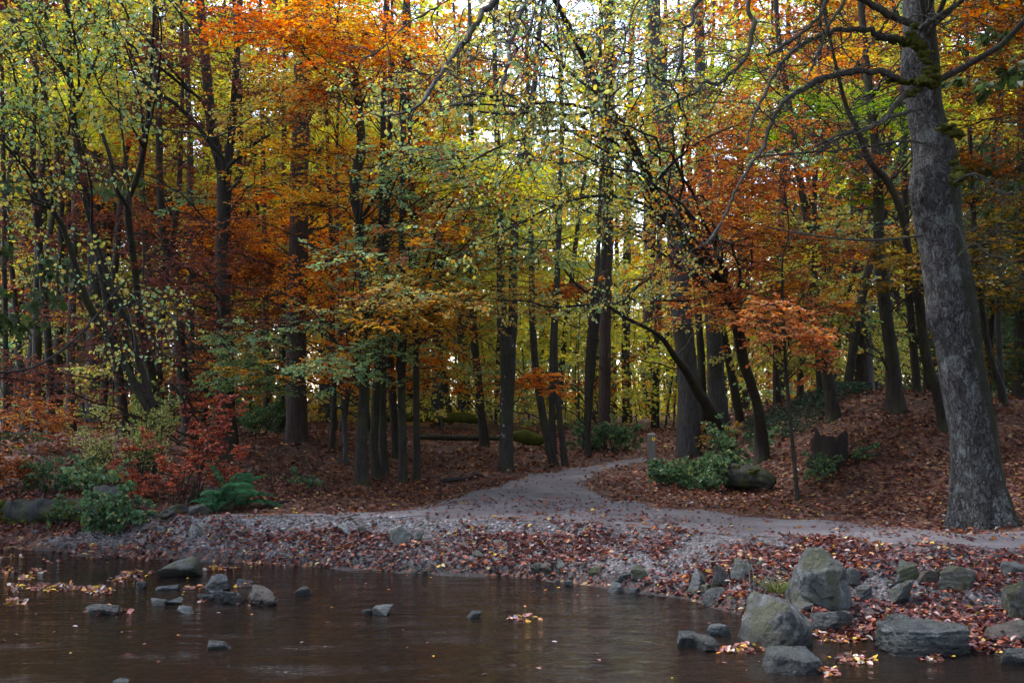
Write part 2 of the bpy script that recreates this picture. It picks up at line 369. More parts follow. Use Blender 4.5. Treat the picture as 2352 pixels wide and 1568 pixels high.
def tubes(pts, rad, S):
    """many branches at once: pts (B,P,3), rad (B,P) -> verts, quads"""
    B, P, _ = pts.shape
    t = norm(np.gradient(pts, axis=1))
    mt = np.abs(t.mean(1)); ref = np.eye(3)[np.argmin(mt, 1)][:, None, :]
    u = norm(np.cross(t, np.broadcast_to(ref, t.shape))); w = np.cross(t, u)
    a = np.arange(S) * 2 * np.pi / S
    v = pts[:, :, None] + rad[:, :, None, None] * (u[:, :, None] * np.cos(a)[:, None] + w[:, :, None] * np.sin(a)[:, None])
    idx = np.arange(B * P * S).reshape(B, P, S)
    q = np.stack([idx[:, :-1], np.roll(idx, -1, 2)[:, :-1], np.roll(idx, -1, 2)[:, 1:], idx[:, 1:]], -1).reshape(-1, 4)
    return v.reshape(-1, 3), q
class Geo:
    def __init__(s): s.v, s.q, s.c, s.n = [], [], [], 0
    def add(s, v, q, c=None):
        if len(v) == 0: return
        s.v.append(v); s.q.append(q + s.n); s.n += len(v)
        if c is not None: s.c.append(c)
    def build(s, name, m, origin=(0, 0, 0), smooth=True):
        return mesh_quads(name, np.concatenate(s.v) - np.asarray(origin), np.concatenate(s.q), m, smooth, np.concatenate(s.c) if s.c else None)

def catmull(p, n):
    p = np.asarray(p, float)
    if len(p) == 2: p = np.stack([p[0], (p[0] + p[1]) / 2, p[1]])
    d = np.concatenate([[0], np.cumsum(np.linalg.norm(np.diff(p[:, :3], axis=0), axis=1))])
    t = np.linspace(0, d[-1], n); o = np.empty((n, p.shape[1]))
    k = np.clip(np.searchsorted(d, t, 'right') - 1, 0, len(p) - 2); f = ((t - d[k]) / (d[k + 1] - d[k] + 1e-9))[:, None]
    p0, p1, p2, p3 = p[np.maximum(k - 1, 0)], p[k], p[k + 1], p[np.minimum(k + 2, len(p) - 1)]
    return .5 * (2 * p1 + (p2 - p0) * f + (2 * p0 - 5 * p1 + 4 * p2 - p3) * f ** 2 + (3 * p1 - p0 - 3 * p2 + p3) * f ** 3)

# leaves: each one a pointed oval folded along its midrib (or one rhombus when far away)
_LA = np.array([0, .32, .72, 1, .72, .32]); _LS = np.array([0, .5, .40, 0, -.40, -.5]); _LN = np.array([0, .09, .06, -.08, .06, .09])
_LQ = np.array([[0, 1, 2, 3], [0, 3, 4, 5]])
_RA = np.array([0, .5, 1, .5]); _RS = np.array([0, .5, 0, -.5]); _RN = np.array([0, .04, -.05, .04])
def leaves(pos, d, nrm, size, col, wid=.62, far=False):
    d = norm(d); s = norm(np.cross(nrm, d)); n = np.cross(d, s)
    A, Sd, Nn = (_RA, _RS, _RN) if far else (_LA, _LS, _LN)
    z = size[:, None, None]
    v = pos[:, None] + z * (d[:, None] * A[:, None] + s[:, None] * (Sd * wid)[:, None] + n[:, None] * Nn[:, None])
    k = len(A); base = np.arange(len(pos))[:, None, None] * k
    q = (base + (np.array([[0, 1, 2, 3]]) if far else _LQ)[None]).reshape(-1, 4)
    return v.reshape(-1, 3), q, np.repeat(col, k, 0)

PAL = {  # leaf colours with weights
    'orange': [((.56, .17, .018), 4), ((.50, .115, .012), 3), ((.60, .26, .03), 3), ((.30, .08, .02), 1)],
    'deep_orange': [((.48, .10, .012), 4), ((.40, .075, .012), 3), ((.56, .17, .02), 2)],
    'gold_orange': [((.58, .25, .03), 4), ((.55, .33, .05), 3), ((.45, .14, .02), 2), ((.40, .36, .07), 1)],
    'bright_yellow': [((.62, .50, .03), 4), ((.52, .50, .05), 3), ((.40, .45, .06), 2)],
    'pale_mix': [((.52, .34, .10), 3), ((.40, .36, .12), 3), ((.50, .22, .06), 3), ((.26, .30, .12), 2)],
    'green': [((.15, .24, .10), 4), ((.20, .28, .10), 3), ((.28, .33, .10), 2), ((.10, .18, .09), 2)],
    'teal': [((.19, .30, .17), 4), ((.28, .36, .13), 3), ((.13, .22, .13), 2), ((.42, .42, .12), 1)],
    'leafgreen': [((.12, .22, .025), 4), ((.18, .29, .035), 3), ((.28, .34, .06), 2)],
    'hazel': [((.46, .40, .12), 4), ((.55, .41, .10), 3), ((.32, .35, .13), 3), ((.15, .25, .10), 3), ((.24, .34, .20), 3), ((.56, .33, .05), 1)],
    'hazel_green': [((.16, .27, .10), 4), ((.22, .32, .16), 3), ((.32, .36, .09), 3), ((.50, .42, .07), 2)],
    'yg': [((.48, .44, .08), 4), ((.36, .39, .08), 3), ((.55, .46, .10), 2), ((.25, .32, .08), 2), ((.52, .30, .06), 1)],
    'yg_dull': [((.34, .30, .08), 4), ((.26, .27, .08), 3), ((.40, .28, .09), 2), ((.15, .2, .06), 2)],
    'copper': [((.135, .045, .035), 4), ((.09, .032, .028), 4), ((.19, .065, .04), 3), ((.28, .11, .04), .7)],
    'rust': [((.33, .12, .05), 4), ((.25, .08, .04), 3), ((.42, .19, .07), 2), ((.16, .06, .04), 2)],
    'pink_orange': [((.50, .20, .09), 4), ((.42, .14, .065), 3), ((.60, .28, .11), 2), ((.42, .36, .15), 1)],
    'orange_brown': [((.24, .075, .02), 4), ((.17, .05, .018), 3), ((.28, .12, .028), 2), ((.12, .09, .035), 2)],
    'dark_gold': [((.20, .12, .018), 4), ((.14, .095, .02), 3), ((.08, .085, .025), 3), ((.22, .08, .015), 1)],
    'dark_green': [((.035, .055, .022), 4), ((.05, .075, .03), 3), ((.10, .11, .04), 1)],
    'red_bush': [((.36, .10, .065), 4), ((.27, .07, .05), 3), ((.44, .17, .09), 2), ((.13, .04, .03), 1.5)],
    'pale_yellow': [((.44, .42, .17), 4), ((.32, .33, .12), 3), ((.42, .39, .16), 2), ((.12, .15, .06), 2)],
    'litter': [((.085, .033, .024), 5), ((.13, .048, .030), 4), ((.05, .02, .017), 5), ((.19, .07, .036), 3), ((.15, .075, .06), 2), ((.28, .09, .03), .9), ((.36, .23, .10), .5), ((.42, .27, .05), .3)],
    'bank_litter': [((.11, .036, .031), 5), ((.17, .05, .036), 4), ((.055, .022, .024), 5), ((.14, .075, .08), 3.5), ((.26, .085, .05), 2), ((.36, .11, .03), .8), ((.42, .30, .16), .5), ((.5, .34, .06), .25)],
    'floating': [((.16, .06, .045), 4), ((.40, .16, .05), 2), ((.26, .12, .10), 3), ((.50, .33, .05), 1.5), ((.34, .30, .28), 1.5), ((.08, .035, .03), 3)],
    'fern': [((.05, .135, .065), 4), ((.075, .18, .085), 3), ((.035, .10, .055), 2)],
    'bramble': [((.07, .13, .06), 4), ((.11, .19, .09), 3), ((.05, .09, .05), 3), ((.26, .25, .08), .7)],
    'ivy': [((.022, .042, .028), 4), ((.035, .06, .04), 3), ((.05, .08, .055), 1)],
}
def pick(pal, n, var=.22):
    p = PAL[pal]; c = np.array([a for a, _ in p]); w = np.array([b for _, b in p], float)
    c = c[rng.choice(len(p), n, p=w / w.sum())]
    return np.clip(c * U(1 - var, 1 + var, n, 1) * U(.92, 1.08, n, 3), .004, .75)

def side(par, n, t0, t1, length, a0, a1, flat, P, wig=.12, droop=0., taper=.55):
    """n side branches on every parent (B,P,3); returns (B*n,P,3)"""
    B, Q, _ = par.shape
    t = np.sort(U(t0, t1, B, n), 1); x = t * (Q - 1); k = np.minimum(x.astype(int), Q - 2); f = (x - k)[..., None]
    bi = np.arange(B)[:, None]
    p0 = par[bi, k] * (1 - f) + par[bi, k + 1] * f; tg = norm(par[bi, k + 1] - par[bi, k])
    sd = norm(np.cross(tg, [0, 0, 1.])) * np.where((np.arange(n) + rng.integers(0, 2, (B, 1))) % 2, 1, -1)[..., None]
    az = U(0, 2 * np.pi, B, n)[..., None]; up = np.cross(sd, tg)
    free = np.cos(az) * sd + np.sin(az) * up
    pr = norm(flat * (sd + U(-.25, .3, B, n)[..., None] * up) + (1 - flat) * free)
    an = U(a0, a1, B, n)[..., None]
    d = norm(np.cos(an) * tg + np.sin(an) * pr)
    L = np.broadcast_to(np.asarray(length, float).reshape(-1, 1), (B, n)) * (1 - taper * (t - t0) / max(t1 - t0, 1e-6)) * U(.65, 1.2, B, n)
    M = B * n
    d = d.reshape(M, 3); L = L.reshape(M); p = p0.reshape(M, 3); tgm = tg.reshape(M, 3)
    out = np.empty((M, P, 3)); out[:, 0] = p
    for i in range(1, P):
        d = norm(d + rng.normal(0, wig, (M, 3)) * np.array([1, 1, .6]) + np.array([0, 0, -droop]) + .06 * tgm)
        out[:, i] = out[:, i - 1] + d * (L / (P - 1))[:, None]
    return out
def twig_leaves(tw, n, size, pal, style, far=False, wid=None):
    B, P, _ = tw.shape
    t = (np.arange(n) + U(.2, 1, B, n)) / n * .85 + .15; x = t * (P - 1); k = np.minimum(x.astype(int), P - 2); f = (x - k)[..., None]
    bi = np.arange(B)[:, None]
    p = (tw[bi, k] * (1 - f) + tw[bi, k + 1] * f).reshape(-1, 3); tg = norm(tw[bi, k + 1] - tw[bi, k]).reshape(-1, 3)
    M = B * n
    sd = norm(np.cross(tg, [0, 0, 1.])) * np.where(np.arange(M) % 2, 1, -1)[:, None]
    if style == 'hazel':
        d = .5 * tg + .7 * sd + rng.normal(0, .45, (M, 3)) + np.array([0, 0, -.45]); nn = rng.normal(0, .75, (M, 3)) + np.array([0, -.35, .55])
        wid = wid or .78
    else:
        d = .6 * tg + .75 * sd + rng.normal(0, .25, (M, 3)) * np.array([1, 1, .6]) + np.array([0, 0, -.08]); nn = rng.normal(0, .38, (M, 3)) + np.array([0, -.18, 1.])
        wid = wid or .60
    return leaves(p, d, nn, size * U(.6, 1.25, M), pick(pal, M), wid, far)

# ------------------------------------------------------------------ setting: ground, path, water
def grid_mesh(name, xs, ys, m, zoff=0.0, keep=None):
    gx, gy = np.meshgrid(xs, ys); z = T(gx, gy) + zoff
    v = np.stack([gx, gy, z], -1).reshape(-1, 3); nx = len(xs)
    i = np.arange(len(ys) - 1)[:, None] * nx + np.arange(nx - 1)
    q = np.stack([i, i + 1, i + 1 + nx, i + nx], -1).reshape(-1, 4)
    if keep is not None:
        q = q[keep(v[q].mean(1))]
        u, inv = np.unique(q, return_inverse=True); v = v[u]; q = inv.reshape(-1, 4)
    return mesh_quads(name, v, q, m)
gx_ = np.concatenate([np.linspace(-160, -24, 24), np.arange(-23, -9, .4), np.arange(-9, 9, .07), np.arange(9, 23, .4), np.linspace(24, 160, 24)])
gy_ = np.concatenate([np.linspace(-60, -5, 12), np.arange(-4, 6, .4), np.arange(6, 14.5, .05), np.arange(14.5, 26, .12), np.arange(26, 60, .6), np.linspace(60, 220, 30)])
tag(link('ground', grid_mesh('ground', gx_, gy_, ground_mat())), kind='structure')
pa = np.array(PATH)
def near_path(c):
    w = np.stack([c[:, 0] + .10 * fbm(c * 4, 3, 21), c[:, 1] + .10 * fbm(c * 4, 3, 22)], -1)
    return inside(PATH, w[:, 0], w[:, 1])
tag(link('path', grid_mesh('path', np.arange(-5, 8, .05), np.arange(10, 26, .05), path_mat(), .006, near_path)), kind='structure')
def bank_face(c):
    s = (c[:, 1] - np.interp(c[:, 0], _sx, _sy)) / (np.interp(c[:, 0], _bx, _by) - np.interp(c[:, 0], _sx, _sy))
    return (s > -.4) & (s < 1.06 + .12 * fbm(c * 3, 3, 31)) & (c[:, 0] > -6.5 + fbm(c * 2, 2, 5))
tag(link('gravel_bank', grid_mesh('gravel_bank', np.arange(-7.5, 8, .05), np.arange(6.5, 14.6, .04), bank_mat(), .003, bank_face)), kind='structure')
wv = np.array([(-60, 2, 0), (60, 2, 0), (60, 20, 0), (-60, 20, 0)], float)
tag(link('water', mesh_quads('water', wv, np.array([[0, 1, 2, 3]]), water_mat())), kind='structure')

# ------------------------------------------------------------------ trees
def trunk_geo(geo, poly, S=14, flare=.45, rough=.07, seed=0, bulges=(), lobes=5):
    """poly: rows x,y,z,r from the ground up"""
    L = np.linalg.norm(np.diff(poly[:, :3], axis=0), axis=1).sum()
    n = int(np.clip(L / .09, 12, 260)) if S < 40 else int(L / .03)
    p = catmull(poly, n)
    h = np.concatenate([[0], np.cumsum(np.linalg.norm(np.diff(p[:, :3], axis=0), axis=1))])
    p[:, :2] += (.12 * p[:, 3:4]) * np.stack([vnoise(np.stack([h * 1.3, h * 0, h * 0 + seed], -1), 3), vnoise(np.stack([h * 1.3, h * 0 + 9, h * 0 + seed], -1), 4)], -1)
    v, q = tubes(p[None, :, :3], p[None, :, 3], S)
    v = v.reshape(n, S, 3); a = np.arange(S) * 2 * np.pi / S
    r0 = p[0, 3]
    fl = flare * np.exp(-h / (1.6 * r0 + .05))[:, None] * (1 + .45 * np.cos(lobes * a + seed) + .25 * np.cos(3 * a + 2 * seed))
    d = v - p[:, None, :3]
    nz = rough * fbm(np.stack([np.cos(a) * 1.6 + 0 * h[:, None], np.sin(a) * 1.6 + 0 * h[:, None], h[:, None] / (r0 * 3 + .03) + 0 * a], -1) + seed * 7.1, 4, 1)
    if S >= 40: nz = nz + .028 * np.abs(fbm(np.stack([np.cos(a) * 5 + 0 * h[:, None], np.sin(a) * 5 + 0 * h[:, None], h[:, None] * 2.6 + 0 * a], -1), 4, 8)) * sstep(6.5, 3.5, h)[:, None] * 1.6
    sc = 1 + fl + nz
    v = p[:, None, :3] + d * sc[..., None]
    for (bz, ba, bh, bs) in bulges:                       # height, direction, size, width
        dirv = np.array([math.cos(ba), math.sin(ba), 0])
        w = np.exp(-((h[:, None] - bz) / bs) ** 2) * np.clip((norm(d) @ dirv), 0, 1) ** 3
        v = v + (w * bh * (1 + .5 * fbm(v * 9, 3, 4)))[..., None] * norm(d)
    geo.add(v.reshape(-1, 3), q)
    top = p[-1:, :3]
    return p

TREES = []
class Tree:
    def __init__(s, name, label, pts, Y=None, dY=0., bark=None, group=None, ext=4.0, S=14, flare=.28, cat='tree', rough=.07, bulges=(), taper=.45, spray=True, limbmat=None, lobes=5):
        s.name, s.label, s.group, s.cat = name, label, group, cat
        s.bark = bark or BARK_DARK; s.limbmat = limbmat or TWIG
        b = pts[0]
        if Y is None: Y = hit(b[0], b[1])[1]
        s.Y = Y; n = len(pts)
        ys = [Y + dY * ((pts[0][1] - p[1]) / 1000.0) for p in pts]
        P = np.array([[*at(p[0], p[1], y), p[2] * .5 * y / F] for p, y in zip(pts, ys)])
        g = float(T(P[0, 0], P[0, 1]))
        if P[0, 2] > g + .05: P = np.concatenate([[[P[0, 0], P[0, 1], g, P[0, 3] * 1.05]], P])
        P[0, 2] = g - .12
        if ext > 0:
            d = norm(P[-1, :3] - P[-2, :3]); d = norm(d + np.array([0, 0, .5]))
            for k in range(1, 5):
                P = np.concatenate([P, [[*(P[-1, :3] + d * ext / 4 + rng.normal(0, .06, 3)), P[-1, 3] * (taper ** .25)]]])
        s.base = np.array([P[0, 0], P[0, 1], g])
        s.tg, s.bg, s.cg, s.mg = Geo(), Geo(), Geo(), Geo()
        s.poly = trunk_geo(s.tg, P, S, flare, rough, seed=len(TREES) * 1.7, bulges=bulges, lobes=lobes)
        s.samples = [s.poly]
        s.cover = spray
        TREES.append(s)
    def fork(s, pts, dY=0., Y=None, S=10, ext=3.0):
        Y = Y or s.Y
        P = np.array([[*at(p[0], p[1], Y + dY * i / len(pts)), p[2] * .5 * Y / F] for i, p in enumerate(pts)])
        if ext > 0:
            d = norm(P[-1, :3] - P[-2, :3])
            for k in range(3): P = np.concatenate([P, [[*(P[-1, :3] + d * ext / 3 + rng.normal(0, .05, 3)), P[-1, 3] * .75]]])
        s.samples.append(trunk_geo(s.tg, P, S, 0, .06, seed=len(TREES) * 1.7 + len(s.samples)))
        return s
    def limb(s, pts, Y0, Y1, w0, w1, n2=0, L2=.7, n3=5, L3=.3, lv=0, pal='hazel', size=.055, style='hazel', wig=.3, t0=.2, flat=.3, knob=.0):
        n = len(pts)
        P = np.array([[*at(p[0], p[1], Y0 + (Y1 - Y0) * i / (n - 1)), (w0 + (w1 - w0) * i / (n - 1)) * .5 * Y0 / F] for i, p in enumerate(pts)])
        m = max(16, n * 5); c = catmull(P, m)
        c[:, :3] += .35 * c[:, 3:4] * rng.normal(0, 1, (m, 3)) if knob else 0
        v, q = tubes(c[None, :, :3], c[None, :, 3], 8)
        if knob: v = v + (knob * fbm(v * 16, 3, 3))[:, None] * norm(v - np.repeat(c[:, :3], 8, 0))
        s.bg.add(v, q)
        if n2: s.twigs(c[None, :, :3], n2, L2, n3, L3, lv, pal, size, style, wig, t0, flat, w0 * .5 * Y0 / F)
        return s
    def twigs(s, par, n2, L2, n3, L3, lv, pal, size, style, wig, t0, flat, r0):
        b2 = side(par, n2, t0, 1.0, L2, R(30), R(80), flat, 8, wig, .02)
        r = min(.010, r0 * .45) * U(.6, 1.1, len(b2), 1) * np.linspace(1, .35, 8)
        s.bg.add(*tubes(b2, np.maximum(r, .0022), 4))
        b3 = side(b2, n3, .2, 1.0, L3, R(30), R(85), flat, 5, wig, .03)
        s.bg.add(*tubes(b3, np.full((len(b3), 1), .0036) * np.linspace(1, .55, 5), 3))
        if lv: s.cg.add(*twig_leaves(b3, lv, size, pal, style))
    def spray(s, c, Rr, pal, size, style='beech', far=False, n2=9, n3=7, nl=6, dens=1.0):
        S_ = np.concatenate(s.samples); h = np.linalg.norm(S_[:, :2] - c[:2], axis=1)
        k = np.argmin(np.abs(S_[:, 2] - (c[2] - .28 * h - .2)) + .5 * h); p0 = S_[k]
        v = c - p0[:3]; L = np.linalg.norm(v) + Rr * .8
        out = norm(np.array([v[0], v[1], .05]) + rng.normal(0, .55, 3) * np.array([1, 1, .25]))
        mid = p0[:3] + v * .5 + np.array([0, 0, .10 * L]) + rng.normal(0, .06 * L, 3)
        pts = np.array([p0[:3], mid, c, c + out * Rr * .8 + np.array([0, 0, -.12 * Rr])])
        r0 = min(.35 * p0[3], .005 + .0036 * L)
        lim = catmull(np.concatenate([pts, np.array([[r0], [r0 * .7], [r0 * .42], [.004]])], 1), 16)
        lim[1:, :3] += rng.normal(0, .018 * L ** .5, (15, 3))
        s.bg.add(*tubes(lim[None, :, :3], np.maximum(lim[None, :, 3], .003), 6))
        tc = min(.8, max(.25, 1 - 1.9 * Rr / L))
        fl = .85 if style == 'beech' else .7
        b2 = side(lim[None, :, :3], max(4, int(n2 * dens)), tc, 1, Rr * 1.0, R(28), R(75), fl, 7, .16, .015 if style == 'beech' else .02)
        s.bg.add(*tubes(b2, np.full((len(b2), 1), .006) * np.linspace(1, .4, 7), 4))
        b3 = side(b2, n3, .15, 1, Rr * .42, R(30), R(70), fl, 4, .16, .03)
        if not far: s.bg.add(*tubes(b3, np.full((len(b3), 1), .003) * np.linspace(1, .5, 4), 3))
        s.cg.add(*twig_leaves(b3, nl, size, pal, style, far))
    def finish(s):
        root = empty(s.name, s.base, s.label, s.cat, s.group)
        link('trunk', s.tg.build('trunk', s.bark, s.base), root)
        if s.bg.n: link('branches', s.bg.build('branches', s.limbmat, s.base), root)
        if s.cg.n: link('crown', s.cg.build('crown', LEAF, s.base, False), root)
        if s.mg.n: link('moss_clumps', s.mg.build('moss_clumps', MOSS, s.base), root)
        return root
BT = 'beech_tree'
# --- the big grey beech on the path's edge
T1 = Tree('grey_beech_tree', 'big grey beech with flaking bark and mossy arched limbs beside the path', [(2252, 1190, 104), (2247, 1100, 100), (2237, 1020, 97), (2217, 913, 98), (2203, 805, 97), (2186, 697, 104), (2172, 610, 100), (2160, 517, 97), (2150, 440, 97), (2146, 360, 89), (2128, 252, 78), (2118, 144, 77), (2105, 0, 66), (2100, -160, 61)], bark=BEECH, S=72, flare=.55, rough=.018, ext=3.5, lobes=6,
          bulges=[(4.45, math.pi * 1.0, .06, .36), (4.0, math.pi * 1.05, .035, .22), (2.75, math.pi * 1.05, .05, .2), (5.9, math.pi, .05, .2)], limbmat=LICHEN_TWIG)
tw = dict(n2=13, L2=.75, n3=7, L3=.32, wig=.42, flat=.1)
T1.limb([(2128, 184), (2085, 187), (2049, 176), (2009, 164), (1948, 167), (1905, 176), (1862, 194), (1818, 220), (1800, 234), (1782, 266), (1764, 299), (1754, 338), (1736, 364), (1707, 407), (1692, 432), (1660, 504), (1624, 562)], 11.9, 10.0, 17, 4, knob=.012, **tw)
T1.limb([(2100, 104), (2031, 86), (1984, 67), (1930, 68), (1898, 77), (1858, 95), (1818, 121), (1790, 151), (1772, 184), (1761, 209), (1746, 238), (1732, 266), (1721, 302), (1714, 331)], 12, 10.2, 14, 4, knob=.01, **tw)
T1.limb([(2110, 60), (2056, 40), (1984, 0), (1920, -40), (1800, -90)], 12, 10.6, 17, 10, knob=.012, n2=6, L2=.8, n3=5, L3=.35, wig=.4, flat=.1)
T1.limb([(2120, 206), (2085, 212), (2056, 245), (2031, 274), (2005, 292), (1960, 300), (1915, 322), (1880, 352)], 11.8, 11.0, 17, 4, knob=.014, **tw)
T1.limb([(2115, 70), (2128, 54), (2164, 32), (2211, 0), (2260, -40)], 11.5, 11.2, 12, 6, knob=.01, **tw)
T1.limb([(2120, 250), (2050, 268), (1990, 300), (1930, 310), (1860, 345), (1790, 370)], 11.6, 10.4, 9, 3, knob=.008, **tw)
T1.limb([(2130, 330), (2080, 325), (2000, 335), (1930, 345), (1850, 350), (1740, 360)], 11.7, 10.6, 6, 3, knob=.006, **tw)
T1.limb([(2120, 540), (2060, 548), (1980, 552), (1900, 545), (1830, 535), (1760, 520)], 11.8, 10.8, 6, 3, n2=5, L2=.6, n3=4, L3=.3, wig=.35, flat=.2)
T1.limb([(2190, 420), (2240, 400), (2290, 440), (2340, 445)], 11.6, 11.0, 6, 3, n2=8, L2=.5, n3=4, L3=.25, wig=.45, flat=.1)
T1.limb([(2200, 590), (2235, 560), (2270, 585), (2310, 595), (2350, 640)], 11.5, 11.1, 5, 3, n2=7, L2=.5, n3=4, L3=.25, wig=.45, flat=.1)
T1.limb([(2165, 500), (2200, 520), (2215, 560), (2230, 590)], 11.35, 11.1, 5, 2, n2=5, L2=.35, n3=3, L3=.2, wig=.45, flat=.1)
# boughs that leave its top above the picture, arch out over the stream and droop
def bough(pts, Y0, Y1, w0, w1, **k):
    a = dict(n2=18, L2=.8, n3=8, L3=.36, wig=.42, flat=.1, t0=.35); a.update(k)
    T1.limb(pts, Y0, Y1, w0 * .55, w1 * .8, knob=.008, **a)
bough([(2104, -60), (2020, -150), (1850, -200), (1500, -210), (1250, -120), (1134, 0), (1095, 54), (1059, 104), (1034, 140), (1005, 180), (983, 216), (961, 245), (925, 259), (880, 268)], 12, 9.4, 36, 4, n2=26, lv=1, pal='hazel', size=.052)
bough([(2103, -80), (1950, -190), (1600, -200), (1350, -120), (1221, 0), (1185, 54), (1174, 94), (1167, 144), (1156, 187), (1152, 216)], 12, 9.0, 30, 5, n2=18)
bough([(1500, -170), (1330, -90), (1242, 0), (1217, 65), (1185, 122), (1140, 190), (1080, 235)], 10.2, 9.2, 16, 3, n2=14, lv=1, pal='hazel', size=.052)
bough([(1250, -120), (1080, -30), (1012, 11), (969, 36), (930, 60), (880, 110), (850, 130)], 10, 9.6, 12, 3, n2=14)
bough([(1059, 104), (1051, 140), (1052, 173), (1058, 190), (1055, 210)], 9.6, 9.5, 7, 4, n2=4, L2=.3, t0=.2)
bough([(1900, -130), (1750, -100), (1606, 0), (1588, 54), (1570, 72), (1563, 144), (1552, 180), (1530, 240)], 11, 9.6, 22, 4, n2=14)
bough([(1950, -120), (1800, -90), (1721, 0), (1728, 54), (1721, 108), (1707, 140), (1671, 176), (1646, 194), (1617, 187), (1600, 210), (1552, 234), (1500, 262)], 11, 9.8, 24, 4, n2=18)
bough([(2000, -110), (1930, -60), (1901, 0), (1876, 43), (1840, 79), (1800, 104), (1760, 130)], 11.4, 10.4, 20, 8, n2=8)
bough([(2020, -120), (1965, -50), (1941, 0), (1901, 61), (1883, 115), (1865, 151), (1850, 200)], 11.4, 10.2, 18, 5, n2=8)
bough([(1400, -150), (1300, -60), (1280, 20), (1300, 90), (1340, 150), (1375, 220)], 10.2, 9.4, 10, 3, n2=10, lv=1, pal='hazel', size=.052)
bough([(1700, -140), (1560, -80), (1470, 0), (1440, 70), (1425, 130), (1390, 190)], 10.6, 9.6, 12, 3, n2=12, lv=1, pal='hazel', size=.052)
g1 = np.random.default_rng(4)
def moss_on(line, n, r0, r1, Y):
    c = catmull(np.array([[*at(x, y, Y), 0] for x, y in line]), 60)[:, :3]
    u, ff = ICO3
    for k in range(n):
        r = g1.uniform(r0, r1); vv = u * r * (1 + .55 * fbm(u * 2.2 + k, 3, 2) + .3 * fbm(u * 7 + k, 2, 5))[:, None] * np.array([1.2, .8, .8])
        T1.mg.add(vv + c[g1.integers(0, 60)] + g1.normal(0, r * .5, 3), ff)
bm = bmesh.new(); bmesh.ops.create_icosphere(bm, subdivisions=3, radius=1)
ICO3 = (np.array([w.co[:] for w in bm.verts]), np.array([[w.index for w in f_.verts] for f_ in bm.faces])); bm.free()
moss_on([(2098, 60), (2106, 100), (2128, 140), (2136, 180), (2118, 192)], 34, .025, .06, 11.62)
moss_on([(2128, 186), (2085, 187), (2045, 176)], 14, .02, .04, 11.7)
moss_on([(2100, 104), (2060, 92), (2020, 84)], 14, .02, .045, 11.9)
moss_on([(2110, 210), (2080, 222), (2040, 264)], 12, .018, .035, 11.65)
moss_on([(2188, 290), (2196, 340), (2202, 420)], 16, .03, .07, 11.85)
# --- the trees between the path and the mound
def lean(name, label, pts, **k): return Tree(name, label, pts, **k)
Tree('grey_tree', 'thick grey trunk with a pale left side, behind the leaning trees by the post', [(1583, 1008, 52), (1580, 900, 48), (1571, 760, 46), (1562, 660, 46), (1550, 520, 42), (1538, 380, 38), (1515, 200, 34), (1500, 0, 32)], Y=22.5, bark=BARK_GREY)
Tree('grey_tree', 'grey trunk standing between the thick pale trunk and the leaning dark one', [(1650, 985, 46), (1645, 880, 40), (1640, 760, 38), (1632, 640, 36), (1622, 480, 30), (1612, 250, 26), (1606, 40, 22)], Y=23.5, bark=BARK_GREY)
Tree('slim_tree', 'slim dark stem squeezed between two grey trunks near the post', [(1618, 990, 20), (1612, 860, 18), (1602, 700, 16), (1590, 540, 14), (1580, 300, 12)], Y=24.5)
T3 = Tree('leaning_tree', 'dark crooked tree leaning far over the path toward the stream', [(1748, 1005, 31), (1739, 931, 23), (1720, 870, 23), (1705, 825, 25), (1690, 719, 27), (1671, 679, 28), (1649, 645, 27), (1613, 600, 23), (1584, 567, 22), (1540, 500, 21), (1500, 430, 20), (1473, 374, 20), (1430, 288, 17), (1397, 245, 16), (1329, 108, 12), (1275, 0, 10), (1230, -90, 8)], Y=18.5, dY=-5.5, ext=2)
T3.limb([(1450, 330), (1372, 259), (1329, 265), (1257, 265), (1217, 259), (1150, 262), (1060, 250)], 14.5, 12.8, 12, 3, n2=16, L2=.8, n3=6, L3=.4, lv=4, wig=.25)
T3.limb([(1420, 280), (1357, 252), (1293, 238), (1231, 237), (1213, 248), (1120, 240), (990, 246)], 14.3, 12.6, 11, 3, n2=16, L2=.8, n3=6, L3=.4, lv=4, wig=.25)
T3.limb([(1380, 220), (1300, 160), (1250, 100), (1190, 70), (1120, 40)], 13.8, 12.4, 8, 3, n2=14, L2=.8, n3=6, L3=.4, lv=4, wig=.25)
T3.limb([(1470, 380), (1400, 320), (1290, 300), (1200, 320), (1120, 350), (1040, 400)], 14.6, 12.8, 9, 3, n2=16, L2=.9, n3=6, L3=.4, lv=5, wig=.25)
T3.limb([(1560, 530), (1480, 470), (1380, 450), (1280, 470), (1180, 520), (1080, 560)], 15.4, 12.8, 9, 3, n2=18, L2=.9, n3=6, L3=.4, lv=5, wig=.25)
T3.limb([(1500, 430), (1540, 380), (1600, 330), (1660, 300), (1720, 280)], 15, 14, 9, 3, n2=12, L2=.8, n3=6, L3=.4, lv=3, pal='rust', size=.06, style='beech', wig=.25)
T3.limb([(1660, 660), (1600, 690), (1552, 690), (1500, 690)], 16.6, 15.6, 7, 3, n2=8, L2=.6, n3=5, L3=.3, wig=.3)
T3b = Tree('leaning_tree', 'dark stem sweeping up and sideways over the path from the grey trunks', [(1650, 985, 27), (1600, 892, 23), (1575, 850, 19), (1552, 822, 16), (1512, 769, 10), (1437, 729, 8), (1372, 686, 7), (1329, 657, 5), (1293, 614, 5), (1275, 575, 4), (1262, 530, 3)], Y=21.5, dY=-9, ext=.6, S=10)
T3.samples = [T3.poly[T3.poly[:, 2] > 3.6]]; T3b.samples = [T3b.poly[T3b.poly[:, 2] > 2.6]]
